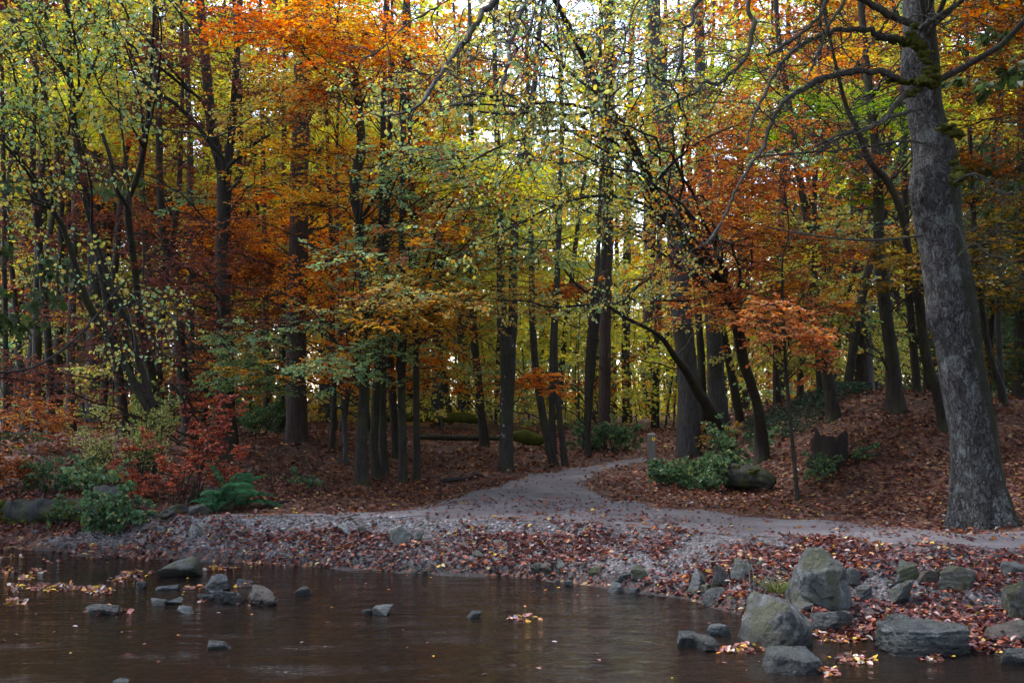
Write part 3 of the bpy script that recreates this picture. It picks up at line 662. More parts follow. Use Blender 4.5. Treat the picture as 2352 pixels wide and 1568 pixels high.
T3b.limb([(1600, 590), (1552, 603), (1473, 650), (1419, 693), (1329, 702), (1257, 704), (1213, 692), (1150, 690)], 16, 14, 8, 3, n2=12, L2=.6, n3=5, L3=.35, lv=3, wig=.25)
Tree('sapling_tree', 'thin mossy sapling on the leaf slope in front of the stump', [(1832, 1140, 11), (1824, 1060, 9), (1815, 960, 9), (1806, 860, 8), (1800, 740, 7), (1797, 600, 5)], ext=1, S=8, flare=.3)
# --- the mound
Tree('slim_tree', 'curved slim tree at the near shoulder of the ivy mound', [(1914, 952, 30), (1895, 841, 25), (1883, 769, 23), (1869, 643, 21), (1858, 535, 19), (1840, 432, 17), (1826, 342, 15), (1812, 245, 14), (1790, 100, 12), (1780, -40, 10)], Y=18.4)
Tree('slim_tree', 'thin straight dark stem rising close behind the curved slim tree on the mound', [(1884, 920, 14), (1878, 780, 13), (1873, 640, 12), (1870, 480, 12), (1880, 250, 10), (1884, 60, 8)], Y=21)
Tree('ivy_tree', 'thick black trunk wrapped in ivy behind the top of the mound', [(1977, 895, 54), (1977, 760, 50), (1978, 600, 48), (1978, 450, 44), (1975, 300, 38), (1970, 120, 32), (1966, -60, 28)], Y=25.5, bark=BARK_BROWN)
Tree(BT, 'dark beech with spreading roots on the crown of the mound', [(2058, 946, 34), (2050, 870, 32), (2045, 805, 30), (2031, 697, 28), (2020, 553, 25), (2016, 432, 23), (2009, 324, 21), (1998, 230, 19), (1985, 100, 16), (1975, -40, 14)], Y=17.6, flare=.9)
Tree('leaning_tree', 'slender stem bending away over the mound just before the big grey beech', [(2165, 955, 27), (2150, 890, 24), (2128, 823, 22), (2110, 697, 21), (2099, 643, 20), (2085, 571, 19), (2074, 504, 18), (2056, 450, 17), (2031, 407, 16), (1998, 371, 14), (1966, 288, 12), (1944, 245, 10), (1920, 150, 8)], Y=16.5, dY=-2)
Tree('slim_tree', 'black upright stem on the mound between the rooted beech and bending stem', [(2108, 905, 20), (2096, 769, 18), (2088, 661, 17), (2080, 500, 15), (2076, 300, 13), (2070, 80, 11)], Y=20)
Tree('slim_tree', 'faint narrow stem beyond the mound beside the black upright one', [(2132, 905, 15), (2122, 769, 13), (2112, 600, 12), (2100, 400, 11), (2094, 150, 9)], Y=22)
Tree('slim_tree', 'thin leaning trunk in the dark gap past the big grey beech', [(2303, 905, 17), (2272, 805, 14), (2254, 697, 13), (2243, 589, 12), (2232, 400, 11), (2222, 150, 9)], Y=19)
Tree('slim_tree', 'thin pale trunk meeting the leaning one at its foot past the grey beech', [(2299, 908, 16), (2294, 769, 13), (2290, 625, 13), (2294, 517, 12), (2298, 300, 11), (2300, 60, 9)], Y=19.6, bark=BARK_GREY)
T13 = Tree('yew_tree', 'black evergreen mass at the dark edge of the wood past the grey beech', [(2350, 905, 40), (2352, 700, 36), (2350, 400, 30), (2352, 100, 24)], Y=22)
# --- the middle of the wood
Tree('straight_tree', 'tall straight reddish brown trunk beside where the path vanishes', [(1389, 978, 29), (1390, 769, 27), (1396, 517, 26), (1397, 330, 24), (1398, 120, 21), (1400, -40, 18)], Y=27, bark=BARK_BROWN)
Tree('slim_tree', 'thin dark stem a little nearer than the reddish straight trunk', [(1350, 1030, 15), (1350, 841, 12), (1361, 697, 11), (1372, 607, 10), (1380, 420, 9), (1386, 200, 8)], Y=22)
Tree('slim_tree', 'slim stem rising straight from the foot it shares with a bowed neighbour', [(1300, 1067, 17), (1286, 967, 14), (1278, 877, 13), (1275, 769, 12), (1280, 661, 12), (1284, 560, 11), (1288, 380, 10), (1290, 150, 8)])
Tree('bowed_tree', 'slim trunk bowing outward at its foot on the leaf bank above the path', [(1275, 1066, 22), (1257, 1003, 19), (1239, 913, 18), (1228, 823, 17), (1223, 715, 15), (1221, 607, 13), (1218, 480, 12), (1214, 300, 10), (1210, 80, 8)])
M5 = Tree('speckled_tree', 'dark trunk flecked with white lichen that forks into two stems', [(1163, 1083, 34), (1162, 1020, 31), (1163, 949, 31), (1165, 880, 33), (1165, 823, 36), (1163, 790, 36), (1152, 740, 22), (1150, 625, 19), (1148, 504, 17), (1144, 396, 15), (1140, 250, 13), (1136, 60, 10)], bark=BARK_SPECK, S=18)
M5.fork([(1168, 830, 22), (1178, 760, 21), (1178, 625, 20), (1185, 468, 19), (1192, 378, 18), (1206, 335, 16), (1225, 220, 13), (1240, 60, 10)])
Tree('slim_tree', 'trunk leaning slightly in front of the moss covered log in the hollow', [(1113, 1014, 22), (1102, 913, 19), (1091, 805, 18), (1088, 733, 17), (1084, 560, 15), (1082, 350, 13), (1080, 100, 10)], Y=24.5)
Tree('slim_tree', 'straight slim trunk, thinnest of the row along the hollow edge', [(957, 1100, 18), (956, 877, 15), (954, 769, 14), (950, 600, 13), (945, 420, 12), (940, 200, 10), (938, 0, 8)])
Tree('slim_tree', 'straight dark trunk second in the row beside the thinnest one', [(926, 1106, 21), (922, 841, 18), (922, 733, 17), (924, 560, 16), (925, 432, 15), (928, 250, 12), (930, 20, 10)])
Tree('slim_tree', 'trunk of the close pair by the hollow, the one with a swept foot', [(872, 1098, 24), (858, 1040, 21), (861, 960, 20), (868, 841, 19), (872, 680, 17), (876, 500, 15), (880, 300, 13), (884, 60, 10)])
Tree('slim_tree', 'trunk of the close pair by the hollow, the upright one behind', [(888, 1087, 22), (880, 1021, 19), (880, 805, 17), (884, 650, 15), (890, 450, 13), (900, 200, 10)], Y=18.6)
M10 = Tree('crooked_tree', 'dark tree with an S shaped crook high on its trunk, at the slope foot', [(833, 1112, 32), (829, 1039, 27), (833, 950, 26), (837, 877, 25), (839, 805, 24), (838, 700, 22), (828, 600, 21), (826, 540, 20), (825, 504, 22), (814, 450, 24), (817, 396, 24), (828, 350, 22), (825, 252, 18), (821, 202, 16), (800, 130, 12), (760, 90, 9), (700, 60, 7)], ext=0)
M10.limb([(830, 500), (845, 480), (862, 450), (880, 430), (905, 410)], 16.6, 16, 10, 4, n2=6, n3=5, lv=4, pal='teal', style='beech')
Tree('slim_tree', 'thin pale pole standing upslope of the crooked tree', [(796, 1068, 13), (790, 970, 11), (785, 877, 10), (780, 740, 9), (776, 560, 8), (774, 330, 7)], bark=BARK_GREY, S=9)
Tree('slim_tree', 'thin dark pole between the big brown trunk and the crooked tree', [(760, 1048, 15), (766, 960, 13), (767, 877, 12), (764, 740, 11), (760, 560, 10), (752, 330, 8), (746, 100, 7)], S=9)
L1 = Tree('big_brown_tree', 'massive straight brown trunk with mossy root flare on the leaf slope', [(681, 1018, 50), (681, 985, 47), (681, 940, 46), (681, 877, 46), (682, 697, 45), (688, 517, 43), (691, 324, 41), (694, 150, 38), (696, -40, 34)], bark=BARK_BROWN, S=24, flare=.22)
L2 = Tree('forked_tree', 'dark mossy trunk forking into two tall grey stems among copper leaves', [(527, 1005, 38), (521, 940, 34), (519, 805, 34), (512, 697, 32), (508, 589, 29), (513, 500, 30), (515, 425, 32), (505, 375, 24), (492, 320, 24), (482, 252, 24), (475, 173, 22), (464, 54, 20), (455, -60, 16)], Y=19, S=18)
L2.fork([(518, 440, 22), (522, 380, 21), (530, 324, 19), (537, 252, 18), (540, 198, 17), (547, 72, 14), (552, -40, 12)])
L2.limb([(516, 415), (511, 367), (479, 324), (443, 277), (396, 234), (346, 202), (310, 150), (290, 90)], 18.8, 17.5, 14, 4, n2=12, L2=.9, n3=6, L3=.45, lv=4, pal='copper', style='beech', wig=.25)
L2.limb([(520, 410), (526, 382), (562, 349), (583, 331), (620, 310)], 18.8, 18, 13, 5, n2=8, n3=5, lv=4, pal='pale_mix', style='beech', wig=.25)
L2.limb([(524, 440), (545, 420), (562, 390), (575, 370), (590, 350)], 18.6, 18, 7, 3)
L2.limb([(505, 690), (480, 660), (450, 640), (425, 610), (400, 590)], 18.6, 17.6, 8, 3, n2=6, n3=5, lv=3, pal='copper', style='beech')
Tree('slim_tree', 'grey stem standing close behind the forked trunk', [(440, 985, 18), (438, 760, 17), (438, 600, 16), (437, 468, 15), (437, 324, 14), (432, 216, 13), (428, 50, 11)], Y=25, bark=BARK_SPECK)
Tree('slim_tree', 'dark stem curving up behind the yellow leaved shrub', [(434, 990, 30), (414, 805, 26), (407, 661, 22), (378, 553, 19), (367, 420, 17), (365, 280, 15), (360, 80, 12)], Y=21)
# --- the hazel clump over the left bank
HZ = Tree('hazel_tree', 'many stemmed hazel with big yellow green leaves spreading over the stream bank', [(360, 985, 22), (353, 877, 19), (324, 751, 17), (313, 643, 16), (295, 504, 16), (295, 457, 15), (313, 414, 13), (331, 342, 12), (342, 252, 10), (346, 180, 8), (352, 60, 6)], Y=17, dY=-4.5)
HZ.fork([(296, 480, 11), (280, 455, 10), (266, 432, 10), (252, 360, 9), (223, 281, 7), (180, 230, 7), (155, 187, 6), (126, 126, 4), (80, 30, 4)], Y=14.2, dY=-1.5, ext=1)
HZ.fork([(352, 930, 16), (317, 823, 14), (299, 747, 13), (266, 690, 13), (236, 600, 11), (210, 520, 10), (185, 430, 8), (150, 330, 7), (110, 230, 5), (60, 100, 4)], Y=15, dY=-2.6, ext=1)
HZ.fork([(340, 940, 19), (288, 841, 18), (252, 776, 18), (223, 733, 17), (194, 679, 16), (170, 600, 13), (144, 522, 11), (118, 480, 10), (90, 432, 9), (62, 395, 7), (36, 360, 7), (-30, 290, 5)], Y=15, dY=-3.2, ext=1)
HZ.fork([(300, 470, 7), (290, 380, 6), (280, 300, 5), (270, 200, 4), (262, 80, 4)], Y=14.0, dY=-1, ext=1)
HZ.limb([(290, 640), (230, 715), (200, 752), (160, 790), (120, 820), (80, 842), (40, 852), (-20, 856)], 12.4, 11, 7, 5, n2=5, L2=.35, n3=2, L3=.2, wig=.2)
HZ.limb([(165, 600), (135, 660), (132, 640), (138, 600), (142, 560), (138, 530), (132, 522)], 12, 11.2, 4, 4)
HZ.limb([(420, 950), (425, 930), (415, 905), (395, 885), (380, 880)], 14.5, 14, 6, 5, n2=3, L2=.3)
HZ.limb([(420, 700), (350, 665), (330, 640), (331, 600), (330, 560)], 12.8, 12.4, 4, 4, n2=4, L2=.4, n3=3)
for (px, py) in [(60, 20), (160, 40), (250, 20), (30, 160), (110, 120), (200, 140), (290, 110), (370, 60), (60, 240), (150, 250), (240, 220), (330, 190), (20, 330), (100, 340), (190, 350), (-10, 440), (70, 450)]:
    i = np.argmin([np.hypot(px + 40 - x, py + 150 - y) for x, y in [(266, 432), (180, 230), (210, 520), (150, 330), (118, 480), (36, 360), (295, 457), (331, 342)]])
    st = [(266, 432), (180, 230), (210, 520), (150, 330), (118, 480), (36, 360), (295, 457), (331, 342)][i]
    HZ.limb([st, ((st[0] + px) / 2 + 10, (st[1] + py) / 2), (px, py), (px - 30, py - 70)], 13.2, 11.2, 6, 2, n2=11, L2=.75, n3=6, L3=.4, lv=3, pal='hazel' if px % 20 else 'hazel_green', size=.052, wig=.2, t0=.35)
for (px, py) in [(150, 610), (230, 590), (330, 680), (380, 700), (400, 730), (310, 800), (260, 760), (90, 620), (400, 800)]:
    HZ.limb([(290, 700), ((290 + px) / 2, (700 + py) / 2 - 20), (px, py), (px - 20, py + 20)], 12.8, 11.6, 4, 2, n2=6, L2=.5, n3=4, L3=.3, lv=2, pal='hazel', size=.05, wig=.2, t0=.4)
# --- left edge
Tree('slim_tree', 'thin black trunk at the stream side edge of the wood over the mossy log', [(14, 1080, 15), (13, 900, 13), (12, 760, 12), (10, 600, 11), (8, 400, 10), (4, 150, 8)], Y=21)
Tree('slim_tree', 'dark trunk inside the copper undergrowth above the mossy log', [(84, 1070, 24), (83, 900, 22), (84, 760, 20), (88, 600, 18), (96, 400, 15), (104, 150, 12)], Y=23)
Tree('speckled_tree', 'white speckled trunk half hidden in dark copper leaves', [(163, 1060, 21), (162, 900, 19), (164, 740, 18), (170, 560, 16), (176, 350, 13), (182, 100, 10)], Y=25, bark=BARK_SPECK)
Tree('grey_tree', 'broad pale grey trunk deep in the dim wood behind the hazel', [(213, 1010, 32), (213, 850, 30), (214, 700, 29), (216, 500, 26), (220, 250, 22), (224, 0, 18)], Y=30, bark=BARK_GREY)
Tree('slim_tree', 'slim black trunk close before the broad pale grey one', [(137, 1030, 18), (136, 850, 16), (138, 650, 15), (142, 400, 13), (148, 100, 10)], Y=27)
Tree('slim_tree', 'narrow dark trunk just behind the big brown trunk', [(648, 1000, 18), (648, 880, 16), (650, 700, 15), (652, 450, 13), (654, 150, 10)], Y=25)
Tree('slim_tree', 'narrow trunk showing between the forked tree and the big brown trunk', [(613, 1000, 17), (612, 880, 15), (610, 700, 14), (606, 450, 12), (600, 150, 10)], Y=26)
Tree('slim_tree', 'faint grey trunk beyond the orange layered leaves in the hollow', [(1062, 985, 20), (1060, 850, 18), (1056, 600, 16), (1052, 300, 13)], Y=33, bark=BARK_GREY)
Tree('slim_tree', 'grey trunk with lichen in the thicket past the reddish straight trunk', [(1440, 955, 22), (1438, 800, 20), (1440, 560, 18), (1446, 300, 15), (1452, 60, 12)], Y=33, bark=BARK_SPECK)
Tree('slim_tree', 'dark stem in the thicket midway between reddish trunk and grey pair', [(1505, 960, 18), (1510, 820, 16), (1514, 600, 14), (1520, 350, 12), (1530, 80, 10)], Y=31)
Tree('conifer_tree', 'tall far trunk with red brown foliage showing against the pale sky', [(1486, 950, 26), (1490, 700, 28), (1494, 450, 30), (1497, 200, 34), (1500, 0, 30)], Y=38, bark=BARK_BROWN)
Tree('slim_tree', 'tall far trunk showing grey against the pale sky by the red brown one', [(1395, 940, 20), (1398, 600, 20), (1402, 300, 20), (1404, 100, 18), (1405, -40, 16)], Y=44, bark=BARK_GREY)
Tree('slim_tree', 'slim trunk standing beyond the rusty sprays left of the mound', [(1790, 945, 24), (1792, 800, 22), (1796, 600, 20), (1800, 400, 17), (1806, 150, 13)], Y=27)
Tree('slim_tree', 'brown trunk in the dull thicket behind the shoulder of the mound', [(1708, 950, 22), (1706, 800, 20), (1702, 600, 18), (1700, 400, 16), (1696, 100, 12)], Y=30, bark=BARK_BROWN)
Tree('slim_tree', 'dim trunk deep in the wood just beyond the ivy covered one', [(1920, 905, 22), (1922, 740, 20), (1926, 500, 17), (1930, 200, 14)], Y=30)

# leaves by region of the wood: box in the picture, distance range, sprays, palette, leaf length, habit, radius
BLOBS = [
    ((0, 60, 480, 480), (17, 23), 13, 'copper', .075, 'beech', 1.3), ((350, 50, 800, 250), (17, 21), 22, 'copper', .07, 'beech', 1.1),
    ((0, 0, 470, 300), (22, 30), 10, 'yg', .09, 'beech', 1.6), ((0, 250, 480, 700), (22, 30), 11, 'rust', .09, 'beech', 1.5),
    ((560, 0, 1000, 110), (15, 19), 9, 'orange', .075, 'beech', 1.0), ((560, 0, 1000, 150), (15, 19), 9, 'gold_orange', .075, 'beech', 1.0), ((790, 90, 1010, 190), (15, 18), 10, 'deep_orange', .075, 'beech', .9), ((600, 20, 720, 90), (15, 18), 5, 'deep_orange', .075, 'beech', .9),
    ((1040, 100, 1220, 190), (16, 19), 5, 'deep_orange', .07, 'beech', .8),
    ((560, 190, 790, 330), (16, 18.5), 12, 'pale_mix', .075, 'beech', 1.0), ((560, 330, 790, 500), (16, 18.5), 9, 'gold_orange', .075, 'beech', 1.0),
    ((430, 420, 680, 900), (19.5, 24), 26, 'rust', .08, 'beech', 1.2), ((500, 420, 720, 640), (21, 25), 14, 'orange', .085, 'beech', 1.3),
    ((380, 540, 560, 760), (15.5, 18), 9, 'copper', .07, 'beech', 1.0),
    ((700, 330, 1000, 720), (20, 26), 34, 'gold_orange', .09, 'beech', 1.5), ((700, 600, 900, 900), (17.5, 21), 14, 'orange', .08, 'beech', 1.1),
    ((780, 330, 1080, 480), (14.5, 17), 9, 'teal', .075, 'beech', 1.0), ((840, 330, 1250, 560), (19, 24), 12, 'bright_yellow', .085, 'beech', 1.1), ((820, 460, 1180, 640), (14, 17), 17, 'teal', .075, 'beech', 1.0),
    ((860, 600, 1170, 720), (14, 16), 18, 'pale_mix', .075, 'beech', .95), ((820, 680, 1000, 800), (14, 16), 9, 'gold_orange', .075, 'beech', .9), ((700, 720, 880, 880), (15, 17), 9, 'teal', .07, 'beech', .8),
    ((940, 790, 1130, 890), (21, 23.5), 12, 'orange', .075, 'beech', .9), ((1190, 860, 1270, 905), (19, 20), 4, 'orange', .07, 'beech', .5), ((1200, 655, 1340, 705), (23, 25), 6, 'orange', .085, 'beech', .8),
    ((1010, 350, 1150, 480), (17.5, 21), 9, 'bright_yellow', .08, 'beech', .9), ((1200, 350, 1300, 400), (25, 27), 4, 'gold_orange', .1, 'beech', .8), ((1120, 430, 1280, 620), (22, 27), 10, 'yg', .1, 'beech', 1.2),
    ((950, 120, 1560, 330), (12, 15), 20, 'hazel', .054, 'hazel', 1.0), ((950, 300, 1500, 480), (12, 15), 16, 'hazel', .054, 'hazel', 1.0), ((1160, 470, 1600, 700), (12.5, 15.5), 14, 'hazel', .054, 'hazel', .9), ((1180, 0, 1500, 160), (12, 16), 12, 'hazel', .055, 'hazel', .9),
    ((1230, 590, 1560, 950), (27, 34), 40, 'yg', .105, 'hazel', 1.5), ((1030, 720, 1240, 960), (27, 34), 12, 'yg_dull', .1, 'hazel', 1.3),
    ((1520, 280, 1900, 620), (14.5, 19), 38, 'rust', .072, 'beech', 1.0), ((1560, 400, 1900, 760), (19, 25), 20, 'rust', .085, 'beech', 1.2),
    ((1560, 690, 1830, 800), (13.3, 16), 9, 'pink_orange', .075, 'beech', .75), ((1740, 780, 1890, 815), (13.5, 14.5), 3, 'pink_orange', .075, 'beech', .5), ((1600, 640, 1760, 730), (14.5, 17), 7, 'rust', .07, 'beech', .8),
    ((1850, 180, 2090, 420), (17, 22), 16, 'leafgreen', .08, 'beech', 1.1), ((1890, 0, 2090, 170), (17, 22), 14, 'rust', .08, 'beech', 1.0), ((1620, 150, 1900, 330), (17, 23), 14, 'leafgreen', .08, 'beech', 1.0), ((1620, 60, 1900, 300), (16, 20), 10, 'rust', .075, 'beech', 1.0),
    ((1760, 420, 2110, 860), (22, 30), 34, 'yg_dull', .1, 'hazel', 1.4), ((1850, 620, 2060, 760), (15, 17), 8, 'hazel_green', .072, 'hazel', .7), ((1900, 380, 2100, 640), (17, 20), 10, 'rust', .075, 'beech', .9),
    ((2190, 0, 2400, 420), (14.5, 19), 30, 'orange_brown', .08, 'beech', 1.1), ((2190, 380, 2400, 700), (15, 20), 18, 'dark_gold', .08, 'beech', 1.0), ((2260, 250, 2420, 900), (20.5, 24), 34, 'dark_green', .09, 'hazel', 1.2), ((2200, 640, 2400, 880), (18, 22), 7, 'dark_gold', .08, 'beech', .8),
    ((2040, 500, 2115, 690), (14.8, 16), 6, 'dark_gold', .075, 'beech', .6),
    ((0, 480, 480, 900), (15.5, 22), 24, 'copper', .075, 'beech', 1.1), ((0, 560, 460, 960), (24, 32), 30, 'yg_dull', .1, 'hazel', 1.5), ((0, 900, 240, 1060), (18, 22), 9, 'rust', .075, 'beech', .9),
    ((540, 760, 720, 860), (15.5, 17.5), 8, 'teal', .07, 'beech', .75), ((460, 820, 620, 940), (17, 19), 7, 'green', .07, 'beech', .8), ((560, 700, 760, 960), (26, 33), 16, 'gold_orange', .1, 'beech', 1.4), ((740, 760, 1080, 960), (26, 33), 16, 'yg_dull', .1, 'hazel', 1.3),
    ((1000, 0, 1800, 260), (24, 34), 11, 'rust', .11, 'beech', 1.7), ((1440, 0, 1560, 330), (36, 40), 9, 'copper', .12, 'beech', 1.6), ((470, 0, 1000, 330), (24, 34), 16, 'yg', .11, 'beech', 1.7), ((1560, 640, 1860, 950), (25, 32), 18, 'yg', .1, 'hazel', 1.4), ((1940, 230, 2010, 860), (24.8, 25.8), 10, 'ivy', .09, 'hazel', .55),
    ((-100, -420, 700, -30), (14, 24), 20, 'copper', .14, 'beech', 1.9), ((1700, -420, 2450, -30), (14, 24), 20, 'orange_brown', .14, 'beech', 1.9), ((700, 380, 840, 720), (17, 19.5), 8, 'orange', .08, 'beech', 1.0), ((840, 300, 1010, 640), (17.5, 20), 7, 'gold_orange', .08, 'beech', 1.0), ((980, 340, 1170, 480), (14.2, 16.2), 9, 'bright_yellow', .07, 'beech', .8), ((1440, 40, 1720, 330), (13, 17), 10, 'hazel', .06, 'hazel', .9), ((1150, 0, 1450, 200), (24, 30), 8, 'copper', .1, 'beech', 1.5),
]
# trunks that stand clear of leaves in the photograph: x, y range, distance, how clear
CLEAR = [(684, 290, 1000, 21.5, .93), (822, 340, 560, 16.6, .9), (1165, 780, 1080, 19, .9), (1390, 540, 980, 27, .8), (510, 420, 980, 19, .7), (1700, 620, 1000, 18.5, .9), (1575, 640, 1000, 22, .8), (1645, 680, 970, 23, .8), (1977, 600, 890, 25, .7), (2040, 480, 940, 17.5, .8), (900, 820, 1090, 17, .9), (1260, 780, 1060, 20, .8), (480, 170, 420, 19, .5), (1470, 300, 420, 15, .5)]
for (x0, y0, x1, y1), (Y0, Y1), n, pal, size, style, rad in BLOBS:
    hi = y1 <= 0
    for k in range(n):
        for again in range(6):
            qx, qy, c = U(x0, x1), U(y0, y1), U(Y0, Y1)
            if not any(abs(qx - a) < 52 + 700 * rad / c * .25 and b0 < qy < b1 and c < Yc and U(0, 1) < pc for a, b0, b1, Yc, pc in CLEAR): break
        c = at(qx, qy, c)
        cand = [t for t in TREES if t is not T1 and t is not HZ and (t is T3 or t is T3b or abs(t.Y - c[1]) < 7)]
        if style == 'hazel' and 950 <= x0 <= 1250 and Y1 <= 16: cand = [T3, T3b]
        d = []
        for t in cand:
            S_ = np.concatenate(t.samples); hh = np.linalg.norm(S_[:, :2] - c[:2], axis=1)
            d.append((hh + .8 * np.abs(S_[:, 2] - (c[2] - .4 * hh - .25))).min())
        t = cand[int(np.argmin(np.array(d) + U(0, 1.0, len(d))))]
        if U(0, 1) < .2 and 'copper' not in pal and 'dark' not in pal: pal_ = ['yg', 'pale_mix', 'rust', 'gold_orange', 'teal'][rng.integers(0, 5)]
        else: pal_ = pal
        t.spray(c, rad * U(.75, 1.25), pal_, size * (.84 if Y1 < 24 else 1), style, far=hi or c[1] > 24, nl=6 if style == 'beech' else (4 if c[1] < 17 else 5), n2=9 if c[1] > 15 else 7, n3=7 if style == 'beech' or c[1] > 17 else 5)
# dead lower branches, bare and crooked, crossing between the trunks
for t in TREES:
    if t is T1 or t is T13: continue
    S_ = t.poly; S_ = S_[(S_[:, 2] > t.base[2] + 1.6) & (S_[:, 2] < 11)]
    if len(S_) < 4: continue
    nb = 9 if t.poly[0, 0] < -3.5 else 6
    for k in range(nb):
        p = S_[rng.integers(0, len(S_))]; a = U(0, 2 * np.pi); L = U(.7, 2.6); d = np.array([math.cos(a), math.sin(a) * .7, U(-.05, .55)])
        q_ = np.array([[*p[:3], min(.3 * p[3], .006 + .005 * L)], [*(p[:3] + d * L * .4 + rng.normal(0, .10, 3)), .007 + .003 * L], [*(p[:3] + d * L * .75 + rng.normal(0, .16, 3)), .007], [*(p[:3] + d * L + np.array([0, 0, -.1 * L]) + rng.normal(0, .2, 3)), .003]])
        lim = catmull(q_, 18); lim[1:, :3] += rng.normal(0, .014, (17, 3)); t.bg.add(*tubes(lim[None, :, :3], np.maximum(lim[None, :, 3], .003), 5))
        b2 = side(lim[None, :, :3], 7, .2, 1, .3 * L, R(30), R(75), .3, 7, .28); t.bg.add(*tubes(b2, np.full((len(b2), 1), .005) * np.linspace(1, .4, 7), 3))
        b3 = side(b2, 4, .2, 1, .12 * L, R(30), R(75), .3, 4, .3); t.bg.add(*tubes(b3, np.full((len(b3), 1), .003) * np.linspace(1, .5, 4), 3))
# the crowns high over the stream's two ends, out of the picture but shading what is in it
for k in range(46): T1.spray(np.array([U(1.5, 10), U(4.5, 14), U(8.2, 11)]), 1.9, 'orange_brown', .15, 'beech', True)
for k in range(10): HZ.spray(np.array([U(-10, -3.5), U(5.5, 13.5), U(7.6, 9.5)]), 1.7, 'hazel_green', .14, 'beech', True)
for t in TREES: t.finish()

# ------------------------------------------------------------------ farther trees, as copies of a few kinds
def far_tree(name, H, r, pal, bark_, nspray, size, z0=.25, spread=.28):
    s = Tree.__new__(Tree); s.name = name; s.base = np.zeros(3)
    s.tg, s.bg, s.cg, s.mg = Geo(), Geo(), Geo(), Geo()
    w = rng.normal(0, .25, 2) if r > .1 else np.array([.55, -.4])
    P = np.array([[0, 0, -.3, r * 1.15], [w[0] * .2, w[1] * .2, H * .2, r], [w[0], w[1], H * .5, r * .75], [w[0] * 1.4, w[1] * .6, H * .8, r * .4], [w[0] * 1.2, w[1] * .8, H, r * .12]])
    s.poly = trunk_geo(s.tg, P, 10, .4, .05, seed=H); s.samples = [s.poly]
    for k in range(nspray):
        f = U(z0, 1.0); a = U(0, 2 * np.pi); rr = H * spread * (1 - .6 * abs(f - .55) / .5) * math.sqrt(U(.08, 1))
        s.spray(np.array([math.cos(a) * rr, math.sin(a) * rr, f * H]), H * .085 * U(.8, 1.3), pal, size, 'hazel' if k % 3 else 'beech', True, 8, 6, 5)
    me = {}
    me['trunk'] = s.tg.build('trunk', bark_); me['branches'] = s.bg.build('branches', TWIG); me['crown'] = s.cg.build('crown', LEAF, smooth=False)
    return me
KINDS = {
    'orange': ('far beech with orange leaves in the wood behind the first trunks', 'distant orange beeches', far_tree('far_tree', 15, .2, 'gold_orange', BARK_DARK, 46, .17)),
    'yellow': ('far tree with yellow green leaves in the bright wood behind the first trunks', 'distant yellow green trees', far_tree('far_tree', 14, .17, 'yg', BARK_SPECK, 46, .17)),
    'copper': ('far beech with dark copper leaves in the dim wood behind the first trunks', 'distant copper beeches', far_tree('far_tree', 17, .24, 'copper', BARK_BROWN, 50, .17)),
    'rust': ('far beech with rusty leaves in the wood behind the first trunks', 'distant rusty beeches', far_tree('far_tree', 16, .2, 'rust', BARK_BROWN, 46, .17)),
    'green': ('far tree with dull green leaves in the wood behind the first trunks', 'distant dull green trees', far_tree('far_tree', 15, .2, 'yg_dull', BARK_GREY, 50, .17, .15)),
    'dark': ('far evergreen with blackish leaves in the dark wood past the mound', 'distant dark evergreens', far_tree('far_tree', 16, .22, 'dark_green', BARK_DARK, 60, .17, .06)),
}
KINDS['pole'] = ('slim dark pole of a young tree among the nearer trunks', 'slim dark poles between the trunks', far_tree('young_tree', 12, .085, 'yg', BARK_DARK, 12, .11, .5, .14))
KINDS['pole_red'] = ('slim dark young tree with a few copper leaves among the nearer trunks', 'slim copper leaved poles between the trunks', far_tree('young_tree', 12, .09, 'copper', BARK_DARK, 14, .11, .4, .16))
def place_far(px, Y, kind, sc=1.0):
    label, group, me = KINDS[kind]
    X = (px - CX) * Y / F; g = float(T(X, Y))
    root = empty('far_tree' if sc and kind[:4] != 'pole' else 'young_tree', (X, Y, g), label, 'tree', group)
    lean_ = .075 if kind[:4] == 'pole' else .025
    root.rotation_euler = (rng.normal(0, lean_), rng.normal(0, lean_), U(0, 6.28)); root.scale = (sc, sc, sc)
    for nm, m in me.items(): link(nm, m, root)
spots = []
for k in range(400):
    if len(spots) >= 96: break
    px, Y = U(-150, 2500), U(30, 66)
    X = (px - CX) * Y / F
    if 1440 < px < 1570 and Y < 45: continue
    if any(math.hypot(X - a, Y - b) < 2.6 for a, b, *_ in spots): continue
    spots.append((X, Y))
    r = U(0, 1)
    if px < 480: kind = 'copper' if r < .6 else 'green' if r < .85 else 'dark'
    elif px < 1000: kind = 'orange' if r < .6 else 'yellow' if r < .85 else 'rust'
    elif px < 1560: kind = 'yellow' if r < .7 else 'green' if r < .85 else 'orange'
    elif px < 2000: kind = 'green' if r < .4 else 'yellow' if r < .6 else 'rust'
    else: kind = 'dark' if r < .6 else 'rust' if r < .8 else 'green'
    tall = 1.0
    if 1050 < px < 1800: tall = .72
    place_far(px, Y, kind, tall * U(.75, 1.25))

for k in range(300):
    if k >= 56: break
    px, Y = (U(0, 760) if k % 2 else U(700, 2300)), U(21, 33)
    if 1420 < px < 1580 or 640 < px < 730 or 1360 < px < 1425: continue
    X = (px - CX) * Y / F
    if any(math.hypot(X - a, Y - b) < .8 for a, b, *_ in spots): continue
    spots.append((X, Y)); place_far(px, Y, 'pole_red' if px < 700 and k % 4 == 0 else 'pole', U(.8, 1.2))
